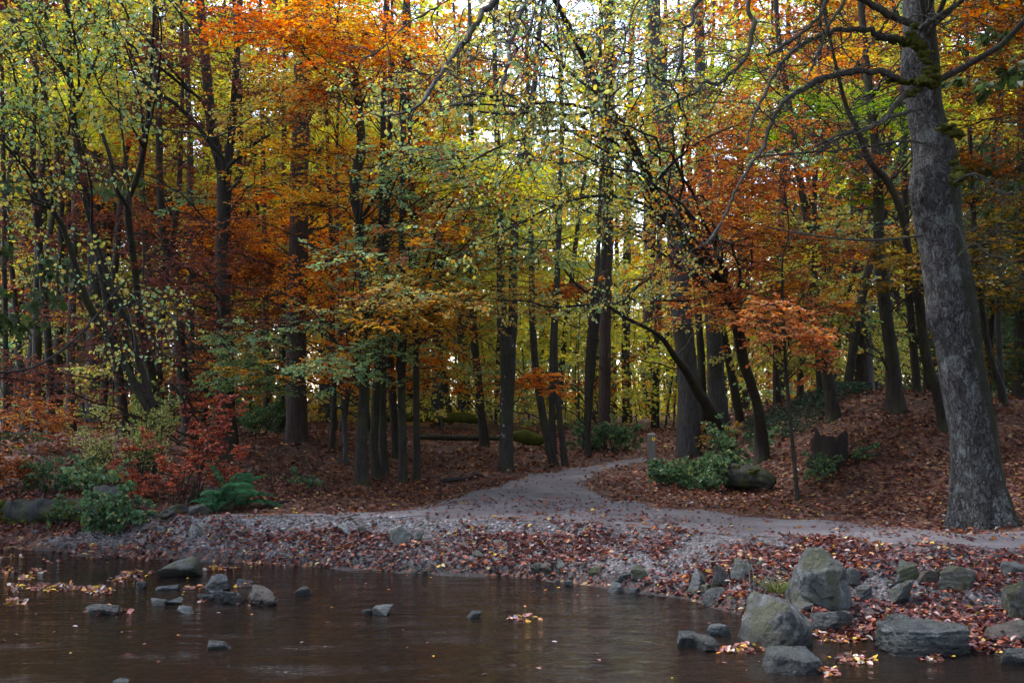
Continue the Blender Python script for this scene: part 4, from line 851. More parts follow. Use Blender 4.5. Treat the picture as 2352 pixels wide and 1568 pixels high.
# the wood on the near bank, behind and beside the viewer, which keeps the low light off the stream
def place_near(X, Y, kind, sc):
    label, group, me = KINDS[kind]
    root = empty('near_bank_tree', (X, Y, float(T(X, Y))), 'tree standing outside the view beside or behind the stream bank', 'tree', 'trees around the stream outside the view')
    root.rotation_euler = (0, 0, U(0, 6.28)); root.scale = (sc, sc, sc)
    for nm, m in me.items(): link(nm, m, root)
for X, Y, kd in [q_ for q_ in [(-13, -6, 'green'), (-9, -8, 'copper'), (-5.5, -7, 'green'), (-2, -9, 'dark'), (2, -7.5, 'green'), (5.5, -8, 'copper'), (9, -6, 'dark'), (13, -5, 'green'), (-15, -1, 'dark'), (-12, 1.5, 'green'), (12, 0, 'dark'), (15, 3, 'green'), (-16, 5, 'copper'), (-11, -13, 'dark'), (-4, -14, 'dark'), (4, -14, 'dark'), (11, -12, 'dark'), (13.5, 7, 'copper'), (0, -12, 'green'), (-17, 10, 'green'), (17, 11, 'dark')] if abs(q_[0]) > 3] + [(10.5, 12, 'dark'), (11.8, 15, 'dark'), (13.4, 18, 'dark'), (12.5, 9, 'green'), (-10.5, 13.8, 'dark'), (-12, 17, 'copper')]:
    place_near(X, Y, kd, U(.85, 1.1))

# the low thicket and the wood beyond, which read as one mass
def cloud(name, n_clump, per, box, pals, size, rad, dens=None):
    G = Geo(); (x0, x1), (Y0, Y1), (z0, z1) = box
    for k in range(n_clump):
        Y = U(Y0, Y1); px = U(x0, x1); X = (px - CX) * Y / F
        h = z0 + (z1 - z0) * U(0, 1) ** 1.6
        if dens and U(0, 1) > dens(px, Y, h): continue
        c = np.array([X, Y, float(T(X, Y)) + h]); n = per
        p = c + rng.normal(0, 1, (n, 3)) * np.array([rad, rad, rad * .45])
        p[:, 2] = np.maximum(p[:, 2], T(p[:, 0], p[:, 1]) + .05)
        pal = pals(px)
        G.add(*leaves(p, rng.normal(0, 1, (n, 3)) * np.array([1, 1, .4]), rng.normal(0, .5, (n, 3)) + np.array([0, -.3, 1.]), size * U(.6, 1.3, n), pick(pal, n, .3), .65, True))
    return tag(link(name, G.build(name, LEAF, smooth=False)), kind='stuff')
def pals_far(px):
    r = U(0, 1)
    if px < 500: return 'copper' if r < .55 else 'yg_dull' if r < .75 else 'dark_green'
    if px < 1000: return 'gold_orange' if r < .5 else 'yg' if r < .8 else 'rust'
    if px < 1600: return 'yg' if r < .75 else 'pale_mix' if r < .9 else 'gold_orange'
    if px < 2000: return 'yg_dull' if r < .5 else 'yg' if r < .75 else 'rust'
    return 'dark_green' if r < .6 else 'yg_dull' if r < .8 else 'orange_brown'
cloud('undergrowth', 1500, 46, ((-200, 2550), (30, 58), (.1, 4.6)), lambda px: 'yg' if 1000 < px < 1700 and U(0, 1) < .7 else pals_far(px), .13, .55)
cloud('distant_woodland', 3300, 52, ((-250, 2600), (58, 100), (0, 22)), pals_far, .26, 1.2, lambda px, Y, h: 1.0 if h < 9 else (.45 if 1000 < px < 1800 else 1.0))
cloud('distant_thicket', 2500, 50, ((-250, 2600), (59, 72), (0, 10)), pals_far, .22, .9)
# thin stems standing in the thicket
G = Geo()
n = 420; px = U(-150, 2500, n); Y = U(28, 60, n); X = (px - CX) * Y / F; H = U(2, 7, n)
b = np.stack([X, Y, T(X, Y) - .1], -1); t = np.linspace(0, 1, 6)[None, :, None]
pts = b[:, None] + t * np.stack([rng.normal(0, .12, n) * H, rng.normal(0, .1, n) * H, H], -1)[:, None] + np.cumsum(rng.normal(0, .05, (n, 6, 3)), 1) * (t > 0)
G.add(*tubes(pts, U(.012, .04, n, 1) * np.linspace(1, .4, 6), 5))
tag(link('thicket_stems', G.build('thicket_stems', BARK_GREY)), kind='stuff')

# ------------------------------------------------------------------ shrubs, ferns and low plants
def shrub(name, label, cat, base, blobs, mat_, group=None):
    b = hit(*base); b[2] = float(T(b[0], b[1]))
    s = Tree.__new__(Tree); s.base = b; s.bg, s.cg = Geo(), Geo()
    for (px, py, dY, rad, n2, pal, size, style) in blobs:
        c = at(px, py, b[1] + dY); c[2] = max(c[2], float(T(c[0], c[1])) + .12)
        p0 = np.array([b[0] + (c[0] - b[0]) * .35 + rng.normal(0, .06), b[1] + (c[1] - b[1]) * .35, 0]); p0[2] = float(T(p0[0], p0[1])) - .03
        lim = catmull(np.array([[*p0, .010], [*(p0 * .5 + c * .5 + rng.normal(0, .05, 3)), .008], [*c, .005], [*(c + rng.normal(0, .1, 3) + np.array([(c - p0)[0] * .3, 0, .12])), .003]]), 10)
        s.bg.add(*tubes(lim[None, :, :3], lim[None, :, 3], 5))
        b2 = side(lim[None, :, :3], n2, .35, 1, rad, R(30), R(75), .6, 6, .2, .02); s.bg.add(*tubes(b2, np.full((len(b2), 1), .004) * np.linspace(1, .5, 6), 3))
        b3 = side(b2, 5, .15, 1, rad * .4, R(30), R(70), .6, 4, .2, .02); s.bg.add(*tubes(b3, np.full((len(b3), 1), .0022) * np.linspace(1, .6, 4), 3))
        s.cg.add(*twig_leaves(b3, 5, size, pal, style))
    root = empty(name, b, label, cat, group)
    link('stems', s.bg.build('stems', mat_, b), root); link('foliage', s.cg.build('foliage', LEAF, b, False), root)
def many(n, box, dY, rad, n2, pal, size, style='beech'):
    return [(U(box[0], box[2]), U(box[1], box[3]), U(*dY), rad * U(.7, 1.2), n2, pal, size, style) for _ in range(n)]
shrub('beech_shrub', 'young beech shrub with red orange leaves beside the green fern', 'shrub', (400, 1160), many(14, (280, 1040, 530, 1150), (-.3, .8), .35, 8, 'red_bush', .055) + many(5, (430, 960, 530, 1060), (0, .6), .3, 8, 'red_bush', .055) + many(4, (470, 890, 530, 960), (0, .5), .22, 7, 'red_bush', .05), TWIG)
shrub('yellow_shrub', 'airy shrub with tiny pale yellow leaves behind the red beech shrub', 'shrub', (310, 1120), many(26, (210, 940, 400, 1060), (-.3, .6), .38, 9, 'pale_yellow', .032, 'hazel') + many(8, (300, 880, 410, 970), (0, .6), .3, 8, 'hazel_green', .034, 'hazel'), TWIG)
shrub('beech_shrub', 'low rusty beech shrub at the dark end of the mossy log', 'shrub', (20, 1140), many(12, (-40, 1040, 90, 1120), (-.2, .8), .35, 8, 'rust', .055), TWIG)
shrub('bramble', 'green bramble trailing over the bank beside the mossy log', 'plant', (260, 1220), many(16, (205, 1165, 330, 1215), (-.2, .35), .22, 7, 'bramble', .05, 'hazel'), TWIG)
shrub('bramble', 'small green plant growing against the front of the mossy log', 'plant', (142, 1212), many(6, (115, 1165, 170, 1205), (-.1, .1), .14, 6, 'bramble', .035, 'hazel'), TWIG)
shrub('bramble', 'bluish bramble sprig above the end of the mossy log', 'plant', (245, 1140), many(7, (180, 1060, 300, 1120), (-.1, .5), .22, 6, 'teal', .05, 'hazel'), TWIG)
shrub('bramble', 'dark bramble heap behind the mossy log', 'plant', (110, 1140), many(12, (60, 1070, 200, 1130), (0, .6), .3, 7, 'bramble', .045, 'hazel'), TWIG)
shrub('bramble', 'green bramble patch at the foot of the waymarker post', 'plant', (1560, 1118), many(26, (1512, 1082, 1650, 1114), (-.4, .8), .26, 7, 'bramble', .055, 'hazel'), TWIG)
shrub('bramble', 'green bramble patch reaching over the rotten log', 'plant', (1680, 1085), many(14, (1620, 1046, 1700, 1075), (-.2, .8), .28, 7, 'bramble', .055, 'hazel'), TWIG)
shrub('bramble', 'low green bramble between the leaning tree and the stump', 'plant', (1760, 1040), many(12, (1640, 985, 1790, 1030), (-.2, .8), .28, 7, 'bramble', .05, 'hazel'), TWIG)
shrub('bramble', 'low plant with yellowing leaves around the stump', 'plant', (1915, 1085), many(7, (1870, 1062, 1985, 1084), (-.4, -.1), .2, 6, 'bramble', .045, 'hazel'), TWIG)
shrub('bramble', 'leafy green shrub beside the path under the reddish straight trunk', 'plant', (1400, 1040), many(22, (1330, 980, 1450, 1030), (-.2, 1.2), .38, 7, 'bramble', .06, 'hazel'), TWIG)
shrub('beech_shrub', 'low beech sprig with pale orange leaves under the two grey trunks', 'shrub', (1640, 1035), many(8, (1590, 985, 1690, 1020), (-.2, .4), .3, 7, 'pale_mix', .055), TWIG)
shrub('bramble', 'green undergrowth bush beneath the big brown trunk', 'plant', (570, 1000), many(14, (530, 930, 640, 985), (-.2, 1.), .4, 7, 'bramble', .06, 'hazel'), TWIG)
shrub('bramble', 'sparse green sprig on the leaf slope below the brown trunk', 'plant', (690, 1130), many(3, (660, 1100, 720, 1125), (-.1, .2), .16, 5, 'bramble', .04, 'hazel'), TWIG)

def fern(label, base, n, L, lean=0.):
    b = hit(*base); b[2] = float(T(b[0], b[1])); G = Geo(); W = Geo()
    for k in range(n):
        a = 2 * np.pi * k / n + U(-.3, .3); l = L * U(.55, 1.2); a += U(-.25, .25); up = U(.6, 1.2)
        t = np.linspace(0, 1, 26)
        rad_ = U(.3, .75); p = np.stack([np.cos(a) * l * (rad_ * t + .2 * t ** 2) + lean * t * l, np.sin(a) * l * rad_ * t, l * (1.5 * up * (1.25 - rad_) * t - .65 * t ** 2)], -1) + b
        W.add(*tubes(p[None, ::3], np.full((1, 9), .004), 4))
        tg = norm(np.gradient(p, axis=0)); sd = norm(np.cross(tg, [0, 0, 1.])); up_ = np.cross(sd, tg)
        prof = np.sin(np.pi * np.clip(t * .93 + .07, 0, 1)) ** .7 * l * .21
        i = np.arange(2, 26)
        for sg in (1, -1):
            G.add(*leaves(p[i], sd[i] * sg + .35 * tg[i] - .15 * up_[i], up_[i] + .1 * rng.normal(0, 1, (24, 3)), prof[i] + .01, pick('fern', 24), .13))
    root = empty('fern', b, label, 'fern'); link('stalks', W.build('stalks', TWIG, b), root); link('fronds', G.build('fronds', LEAF, b, False), root)
fern('tall green fern with arching fronds beside the red beech shrub', (530, 1168), 18, .85)
fern('smaller green fern drooping over a mossy stone below the tall fern', (492, 1178), 10, .42)
fern('green fern tuft between the waymarker post and the rotten log', (1590, 1112), 12, .4)

def scatter_px(poly, n, Y0, Y1):
    x0, x1 = min(p[0] for p in poly), max(p[0] for p in poly); y0, y1 = min(p[1] for p in poly), max(p[1] for p in poly)
    return None
# ivy on the mound's shoulder, a mass of ground cover
ivp = [tuple(hit(a, b)[:2]) for a, b in [(1700, 985), (1780, 960), (1880, 905), (1960, 888), (1985, 900), (1930, 940), (1880, 985), (1800, 1020), (1720, 1030)]]
x = U(3, 9, 60000); y = U(14, 26, 60000); k = inside(ivp, x + .25 * fbm(np.stack([x, y, x * 0], -1) * 2, 2, 3), y); x, y = x[k], y[k]; n = len(x)
p = np.stack([x, y, T(x, y) + U(.02, .22, n)], -1)
tag(link('ivy_ground_cover', mesh_quads('ivy_ground_cover', *leaves(p, rng.normal(0, 1, (n, 3)) * np.array([1, 1, .3]), rng.normal(0, .4, (n, 3)) + np.array([0, -.3, 1]), .055 * U(.6, 1.3, n), pick('ivy', n), .8)[:2], LEAF, False, np.repeat(pick('ivy', n), 6, 0))), kind='stuff')

# ------------------------------------------------------------------ fallen leaves
def litter(name, n, region, size, pal, lift, tilt, far=False):
    x = U(*region[0], n); y = U(*region[1], n)
    w = np.stack([x, y, 0 * x], -1)
    s = (y - np.interp(x, _sx, _sy)) / (np.interp(x, _bx, _by) - np.interp(x, _sx, _sy))
    on = inside(PATH, x + .30 * fbm(w * 2.2, 3, 41), y + .26 * fbm(w * 2.2, 3, 42))
    cl = fbm(w * 1.2, 3, 17)
    if pal == 'bank_litter': pr = np.where((s > -.01) & (s < 1.05), np.clip(.85 + .8 * cl - .98 * sstep(.40 + .12 * cl, .80 + .12 * cl, s) * sstep(1.9, .3, x) * sstep(-4.0 + .6 * cl, -2.3 + .6 * cl, x) - .12 * sstep(.8, 1.02, s), .06, 1), 0)
    else: pr = np.where((s > 1.0) | (x < -4.2), np.clip(.78 + .8 * cl, .2, 1), 0)
    pr = np.where(on, pr * .0 + np.clip(.03 + .05 * cl, .008, .2), pr)
    k = U(0, 1, n) < pr; x, y = x[k], y[k]; m = len(x)
    p = np.stack([x, y, T(x, y) + .004 + U(0, lift, m)], -1)
    c = pick(pal, m)
    v, q, c = leaves(p, rng.normal(0, 1, (m, 3)) * np.array([1, 1, .25]), rng.normal(0, tilt, (m, 3)) + np.array([0, 0, 1.]), size * U(.5, 1.3, m), c, .66, far)
    return v, q, c
G = Geo(); G.add(*litter('bank', 190000, ((-8.5, 6.5), (7.4, 15.6)), .056, 'bank_litter', .035, .5)); 
tag(link('bank_leaves', G.build('bank_leaves', LITTER, smooth=False)), kind='stuff')
G = Geo(); n = 420; x = U(-8, 8, n); y = U(8, 20, n); k = (y > np.interp(x, _sx, _sy) + .1) & ~inside(PATH, x, y); x, y = x[k], y[k]; n = len(x)
a = U(0, 6.28, n); L = U(.08, .5, n); t = np.linspace(-.5, .5, 5)
tx = x[:, None] + np.cos(a)[:, None] * L[:, None] * t + np.cumsum(rng.normal(0, .008, (n, 5)), 1); ty = y[:, None] + np.sin(a)[:, None] * L[:, None] * t
G.add(*tubes(np.stack([tx, ty, T(tx, ty) + .02 + U(0, .02, n, 1)], -1), U(.003, .008, n, 1) * np.linspace(1, .5, 5), 4))
tag(link('fallen_twigs', G.build('fallen_twigs', TWIG)), kind='stuff')
G = Geo(); G.add(*litter('near', 62000, ((-9.5, 9), (10.5, 18)), .062, 'litter', .035, .38)); G.add(*litter('mid', 46000, ((-14, 13), (18, 30)), .095, 'litter', .04, .42, True))
tag(link('forest_leaves', G.build('forest_leaves', LITTER, smooth=False)), kind='stuff')

# ------------------------------------------------------------------ stones
def ico(sub):
    bm = bmesh.new(); bmesh.ops.create_icosphere(bm, subdivisions=sub, radius=1)
    v = np.array([w.co[:] for w in bm.verts]); f = np.array([[w.index for w in g.verts] for g in bm.faces]); bm.free()
    return norm(v), f
ICO = {k: ico(k) for k in (3, 4, 5, 6)}
def rock(label, box, m, seed, sub=5, depth=.85, planes=None, embed=.28, n=9, sharp=44, rough=.04, cat='stone', name='stone', group=None, yaw=0., lift=0., Yoff=0.):
    x0, y0, x1, y1 = box; g = np.random.default_rng(seed)
    f0 = hit((x0 + x1) / 2, y1); Yf = f0[1] + Yoff; w = (x1 - x0) * Yf / F; h = (y1 - y0) * Yf / F; d = w * depth
    u, fc = ICO[sub]
    if planes is None:
        nn = np.array([[0, 0, 1], [0, 0, -1], [1, 0, 0], [-1, 0, 0], [0, -1, 0], [0, 1, 0]]) + g.normal(0, .32, (6, 3)); dd = g.uniform(.6, .8, 6)
        nn = norm(np.concatenate([nn, g.normal(0, 1, (3, 3)) + np.array([0, -.3, .6])])); dd = np.concatenate([dd, g.uniform(.72, .95, 3)])
    else:
        nn = norm(np.array([p[:3] for p in planes], float)); dd = np.array([p[3] for p in planes], float)
    r = (np.maximum(u @ nn.T, 0) / dd) ** sharp
    v = u * (r.sum(1) ** (-1 / sharp))[:, None]
    v = (v - v.min(0)) / (v.max(0) - v.min(0)) * 2 - 1
    for k in range({3: 2, 4: 3, 5: 5, 6: 7}[sub]):              # flakes split off by plane breaks
        nk = norm(g.normal(0, 1, 3)); hk = v @ nk; cut = hk.max() * (1 - g.uniform(.05, .25))
        v = v - np.maximum(hk - cut, 0)[:, None] * nk * g.uniform(.8, 1)
    st = norm(g.normal(0, 1, 3) * np.array([.5, .5, 1])); hs_ = v @ st * 3.2 + .5 * fbm(v * 1.6 + seed, 3, seed)      # ledges along the bedding
    fr = hs_ - np.floor(hs_); v = v * (1 + .085 * (sstep(.0, .22, fr) - fr) * sharp / 44)[:, None]
    q = v + seed * 3.3
    v = v * (1 + rough * 1.3 * fbm(q * 2.1, 4, seed) + rough * .6 * np.abs(fbm(q * 5.5, 4, seed + 5)))[:, None]
    if sub >= 5: v = v * (1 + .012 * fbm(q * 9, 3, seed + 2) - .03 * np.maximum(0, .12 - np.abs(fbm(q * 2.7, 2, seed + 9))) / .12)[:, None]      # grain and cracks
    v = v * np.array([w / 2, d / 2, h * (1 + embed) / 2])
    if yaw: v[:, :2] = v[:, :2] @ np.array([[math.cos(yaw), math.sin(yaw)], [-math.sin(yaw), math.cos(yaw)]])
    zt = ZC - (y0 - HY) * (Yf + d * .35) / F
    c = np.array([((x0 + x1) / 2 - CX) * (Yf + d * .3) / F, Yf + d * .42, zt - h * (1 + embed) / 2 + lift])
    o = link(name, mesh_quads(name, v, fc, m), None, c)
    return tag(o, label, cat, group)
B = 'boulder'
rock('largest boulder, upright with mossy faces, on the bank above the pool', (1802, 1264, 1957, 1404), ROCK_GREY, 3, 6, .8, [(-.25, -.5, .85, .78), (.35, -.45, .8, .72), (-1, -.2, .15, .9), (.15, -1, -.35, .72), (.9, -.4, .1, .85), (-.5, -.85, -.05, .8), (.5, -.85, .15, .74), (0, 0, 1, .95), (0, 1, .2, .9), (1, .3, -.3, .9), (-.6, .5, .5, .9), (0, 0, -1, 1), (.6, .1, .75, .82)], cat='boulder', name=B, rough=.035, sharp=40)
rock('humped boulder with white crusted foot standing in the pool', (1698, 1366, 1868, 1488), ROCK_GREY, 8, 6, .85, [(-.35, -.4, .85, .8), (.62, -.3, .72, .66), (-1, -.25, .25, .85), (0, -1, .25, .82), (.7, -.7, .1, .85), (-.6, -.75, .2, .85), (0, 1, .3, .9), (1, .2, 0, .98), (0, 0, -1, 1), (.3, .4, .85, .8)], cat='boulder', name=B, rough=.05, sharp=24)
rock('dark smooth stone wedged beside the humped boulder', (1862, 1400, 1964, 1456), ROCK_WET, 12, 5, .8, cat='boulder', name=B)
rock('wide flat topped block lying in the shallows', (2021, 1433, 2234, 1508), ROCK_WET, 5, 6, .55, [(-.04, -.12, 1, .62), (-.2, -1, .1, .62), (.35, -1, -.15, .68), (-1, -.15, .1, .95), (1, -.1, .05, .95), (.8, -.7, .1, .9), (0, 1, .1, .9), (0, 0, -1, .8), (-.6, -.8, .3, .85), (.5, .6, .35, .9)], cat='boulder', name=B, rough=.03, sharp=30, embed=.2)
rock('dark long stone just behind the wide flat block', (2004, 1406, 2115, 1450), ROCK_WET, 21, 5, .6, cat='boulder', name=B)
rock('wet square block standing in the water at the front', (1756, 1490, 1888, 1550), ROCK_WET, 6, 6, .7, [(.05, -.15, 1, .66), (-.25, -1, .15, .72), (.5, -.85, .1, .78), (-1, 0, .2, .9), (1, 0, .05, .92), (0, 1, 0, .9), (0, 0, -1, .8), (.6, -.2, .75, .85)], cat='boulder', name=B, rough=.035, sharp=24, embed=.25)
rock('pale blue flat stone in the pool by the humped boulder', (1620, 1433, 1681, 1461), ROCK_BLUE, 31, 5, .8)
rock('small pointed blue grey stone in front of the humped boulder', (1593, 1458, 1652, 1497), ROCK_WET, 33, 5, .9)
rock('low bluish stone at the outer side of the pointed one', (1552, 1451, 1603, 1485), ROCK_WET, 34, 5, .9)
rock('long dark wet stone at the water edge under the stone row', (1611, 1351, 1690, 1384), ROCK_WET, 36, 5, .7)
rock('dark block in the bank with a black undercut side', (1579, 1300, 1636, 1358), ROCK_GREY, 37, 5, .9)
rock('squat moss covered block between two grey ones in the bank', (1632, 1294, 1672, 1346), ROCK_MOSSY, 38, 5, .9)
rock('broad mossy grey block behind the dry stalks', (1680, 1293, 1738, 1342), ROCK_GREY, 39, 5, .9)
rock('rounded leaning stone in the leaves below the stone row', (2043, 1331, 2101, 1391), ROCK_GREY, 41, 5, .8)
rock('pointed slab leaning on the stone row over the leaf shelf', (2052, 1287, 2112, 1340), ROCK_GREY, 42, 5, .7)
rock('dull block between the leaning slab and the long mossy one', (2106, 1307, 2159, 1349), ROCK_BROWN, 43, 5, .7)
rock('long mossy block in the stone row over the leaf shelf', (2155, 1302, 2256, 1358), ROCK_MOSSY, 44, 5, .5)
rock('small upright wedge of stone beside the largest boulder', (1968, 1339, 2002, 1379), ROCK_GREY, 45, 5, .8)
rock('big moss topped boulder cut by the picture edge', (2302, 1318, 2420, 1424), ROCK_MOSSY, 46, 6, .8, cat='boulder', name=B)
rock('brownish boulder sitting in the leaves past the wide flat block', (2264, 1428, 2372, 1476), ROCK_BROWN, 47, 5, .7, cat='boulder', name=B)
rock('blue grey sloping boulder in the front water corner', (2293, 1484, 2410, 1532), ROCK_WET, 48, 5, .8, cat='boulder', name=B)
rock('grey lumps of stone just past the largest boulder', (1946, 1302, 2004, 1340), ROCK_GREY, 49, 5, .8)
rock('grey block in the bank over the mossy edge boulder', (2305, 1292, 2362, 1326), ROCK_GREY, 50, 4, .8)
rock('mossy lump squeezed between the two biggest boulders', (1815, 1384, 1870, 1416), ROCK_MOSSY, 51, 5, .9)
rock('small black stone tucked under the humped boulder', (1783, 1465, 1818, 1486), ROCK_WET, 52, 4, .9)
rock('dark pointed bank stone above the mossy squat block', (1688, 1282, 1720, 1305), ROCK_GREY, 53, 4, .9)
rock('dark stone poking from leaves beside the broad mossy block', (1735, 1284, 1762, 1304), ROCK_GREY, 54, 4, .9)
# the row of set stones at the middle of the bank
for i, (bx, lab) in enumerate([((1219, 1291, 1247, 1318), 'first narrow black stone of the set row in the leaf bank'), ((1241, 1292, 1279, 1320), 'brownish second stone of the set row in the leaf bank'), ((1276, 1287, 1312, 1318), 'bluish third stone of the set row in the leaf bank'), ((1309, 1290, 1350, 1324), 'jagged black fourth stone of the set row in the leaf bank'), ((1350, 1299, 1381, 1329), 'small fifth stone half buried in the set row'), ((1411, 1313, 1452, 1336), 'low dark stone beside the square one in the set row'), ((1449, 1297, 1488, 1333), 'square stone at the end of the set row')]):
    rock(lab, bx, [ROCK_WET, ROCK_BROWN, ROCK_WET, ROCK_WET, ROCK_MOSSY, ROCK_WET, ROCK_GREY][i], 60 + i, 5, .8)
rock('pale bluish slab at the waterline below the set row', (1393, 1338, 1434, 1360), ROCK_BLUE, 70, 4, .8)
rock('thin pale slab at the waterline beside the bluish slab', (1443, 1348, 1472, 1362), ROCK_BLUE, 71, 4, .8)
rock('small pale stone at the waterline by a yellow leaf', (1296, 1331, 1316, 1346), ROCK_BLUE, 72, 4, .8)
rock('dark stone half buried low in the middle of the bank', (969, 1281, 1023, 1302), ROCK_WET, 73, 4, .7)
rock('small black stone at the waterline in the middle of the bank', (950, 1302, 978, 1314), ROCK_WET, 74, 4, .8)
rock('black stone at the waterline beside the smallest black one', (997, 1304, 1032, 1317), ROCK_WET, 75, 4, .8)
rock('small pale stone on the bank face under the path edge', (1132, 1238, 1158, 1253), ROCK_PALE, 76, 4, .8)
rock('flat dark stone showing through leaves above the set row', (1240, 1260, 1271, 1275), ROCK_WET, 77, 4, .7)
rock('thin grey stone in the leaves at the middle of the bank face', (1085, 1263, 1120, 1276), ROCK_GREY, 78, 4, .7)
rock('pale square block jutting from the bank under the path', (773, 1203, 819, 1241), ROCK_PALE, 80, 5, .8, n=7, sharp=26)
rock('brown stone close beside the pale square block', (816, 1206, 843, 1237), ROCK_BROWN, 81, 4, .8)
rock('white topped stone with brown foot in the bank', (892, 1208, 946, 1252), ROCK_PALE, 82, 5, .8)
rock('upright pale chip beside the white topped stone', (952, 1217, 972, 1240), ROCK_PALE, 83, 4, .8)
rock('cream coloured stone with a flat face on the low bank', (433, 1206, 461, 1233), ROCK_PALE, 84, 5, .8)
rock('greyish stone paired with the cream one on the low bank', (457, 1198, 488, 1226), ROCK_PALE, 85, 4, .8)
rock('brown stone beside the bramble on the low bank', (324, 1203, 366, 1227), ROCK_BROWN, 86, 4, .8)
rock('narrow dark stone leaning on the brown one on the low bank', (358, 1208, 386, 1228), ROCK_GREY, 87, 4, .8)
rock('small grey stone below the cream one in the leaves', (484, 1227, 508, 1241), ROCK_GREY, 88, 4, .8)
rock('pale chip of stone below the gravel edge of the bank', (533, 1215, 562, 1232), ROCK_PALE, 89, 4, .6)
rock('small white stone in the leaves under the pale square block', (806, 1280, 826, 1300), ROCK_PALE, 90, 4, .8)
rock('flat whitish stone low on the leafy bank face', (915, 1262, 955, 1278), ROCK_PALE, 91, 4, .7)
# in the stream
rock('rounded pale stone with mossy end, biggest in the far shallows', (358, 1278, 458, 1326), ROCK_GREY, 100, 6, .75, cat='boulder', name=B, rough=.04, sharp=10)
rock('black angular stone behind its twin in the far shallows', (457, 1317, 533, 1357), ROCK_WET, 101, 5, .7)
rock('black angular stone in front of its twin in the far shallows', (481, 1351, 563, 1387), ROCK_WET, 102, 5, .7)
rock('knobbly brown driftwood root beside the black twin stones', (566, 1347, 634, 1391), ROCK_BROWN, 103, 5, .7, cat='driftwood', name='driftwood_root', rough=.16)
rock('pale thin stone behind the driftwood root', (546, 1329, 580, 1345), ROCK_BLUE, 104, 4, .6)
rock('lone grey stone past the driftwood root', (678, 1346, 717, 1367), ROCK_GREY, 105, 4, .8)
rock('flat pale stone beside the blue humped one in the water', (342, 1375, 380, 1391), ROCK_PALE, 106, 4, .7)
rock('small blue humped stone beside the flat pale one', (381, 1373, 421, 1388), ROCK_BLUE, 107, 4, .7)
rock('whitish wedge stone in front of the flat pale pair', (405, 1392, 453, 1410), ROCK_BLUE, 108, 4, .7)
rock('dark jagged stone carrying wet leaves in the water', (199, 1388, 276, 1412), ROCK_WET, 109, 5, .5)
rock('lone blue grey stone with ripples in the front stream', (476, 1473, 535, 1492), ROCK_WET, 110, 5, .7)
rock('stone just breaking the water at the picture bottom', (258, 1558, 300, 1578), ROCK_WET, 111, 4, .7)
rock('small dark stone among the floating leaves', (316, 1335, 336, 1352), ROCK_WET, 112, 4, .8)
rock('low blue stone touching the front black twin', (454, 1362, 495, 1377), ROCK_BLUE, 113, 4, .7)
rock('long low pale stone below the rounded pale one', (360, 1343, 409, 1354), ROCK_BLUE, 114, 4, .6)
rock('peaked blue stone alone in mid stream', (855, 1391, 900, 1414), ROCK_BLUE, 115, 5, .8)
rock('tiny dark stone touching the peaked blue one', (832, 1399, 855, 1412), ROCK_WET, 116, 4, .8)
rock('small black stone alone in mid stream', (1066, 1401, 1109, 1420), ROCK_WET, 117, 5, .8)
# loose stones on the bank that nothing tells apart
g0 = np.random.default_rng(5)
for k in range(90):
    px = g0.uniform(420, 2340); t_ = g0.uniform(0, 1)
    ysh = np.interp(px, _sh[:, 0], _sh[:, 1]); ybk = np.interp(px, _bk[:, 0], _bk[:, 1]); py = ybk + 10 + (ysh - ybk - 8) * t_
    w = g0.uniform(7, 20)
    rock('small loose grey stone among the leaves of the stream bank', (px - w / 2, py - w * .5, px + w / 2, py), [ROCK_PALE, ROCK_GREY, ROCK_WET, ROCK_BLUE][k % 4], 200 + k, 3, .9, group='loose stones on the stream bank')

# broken stones along the waterline that nothing tells apart
for k in range(80):
    px = g0.uniform(700, 2330) if k % 4 else g0.uniform(120, 700); py = np.interp(px, _sh[:, 0], _sh[:, 1]) + g0.normal(0, 4) + (g0.uniform(-60, 0) if px > 1600 else g0.uniform(-10, 2)); w = g0.uniform(9, 30 if px > 1100 else 18)
    rock('small dark broken stone lying along the waterline', (px - w / 2, py - w * g0.uniform(.4, .7), px + w / 2, py), [ROCK_WET, ROCK_GREY, ROCK_WET, ROCK_BROWN][k % 4], 400 + k, 4, .9, group='broken stones along the waterline')
# gravel washed out of the path's edge, a mass of small stones
n = 5200; x = U(-4.2, 3.2, n); y = U(9, 14, n); s = (y - np.interp(x, _sx, _sy)) / (np.interp(x, _bx, _by) - np.interp(x, _sx, _sy))
k = (s > .02) & (s < 1.05) & (U(0, 1, n) < (.25 + .75 * sstep(.3, .8, s)) * sstep(-4.6, -2.6, x) * sstep(2.4, .8, x)); x, y = x[k], y[k]; n = len(x)
u, fc = ico(1); r = U(.007, .022, n) * U(.6, 1.5, n)
v = u[None] * (1 + U(-.35, .35, n, len(u), 1)) * r[:, None, None] * np.array([1.2, 1, .7]) + np.stack([x, y, T(x, y) + r * .2], -1)[:, None]
G = Geo(); c0 = np.array([.20, .19, .20]) * U(.35, 1.5, n, 1) * U(.93, 1.07, n, 3)
G.add(v.reshape(-1, 3), (np.arange(n)[:, None, None] * len(u) + fc[None]).reshape(-1, 3), np.repeat(c0, len(u), 0))
gm, nt, out = mat('loose_gravel'); at_ = N(nt, 'ShaderNodeAttribute', attribute_name='col'); pbsdf(nt, out, at_.outputs['Color'], .6, None, .4)
tag(link('loose_gravel', G.build('loose_gravel', gm, smooth=False)), kind='stuff')

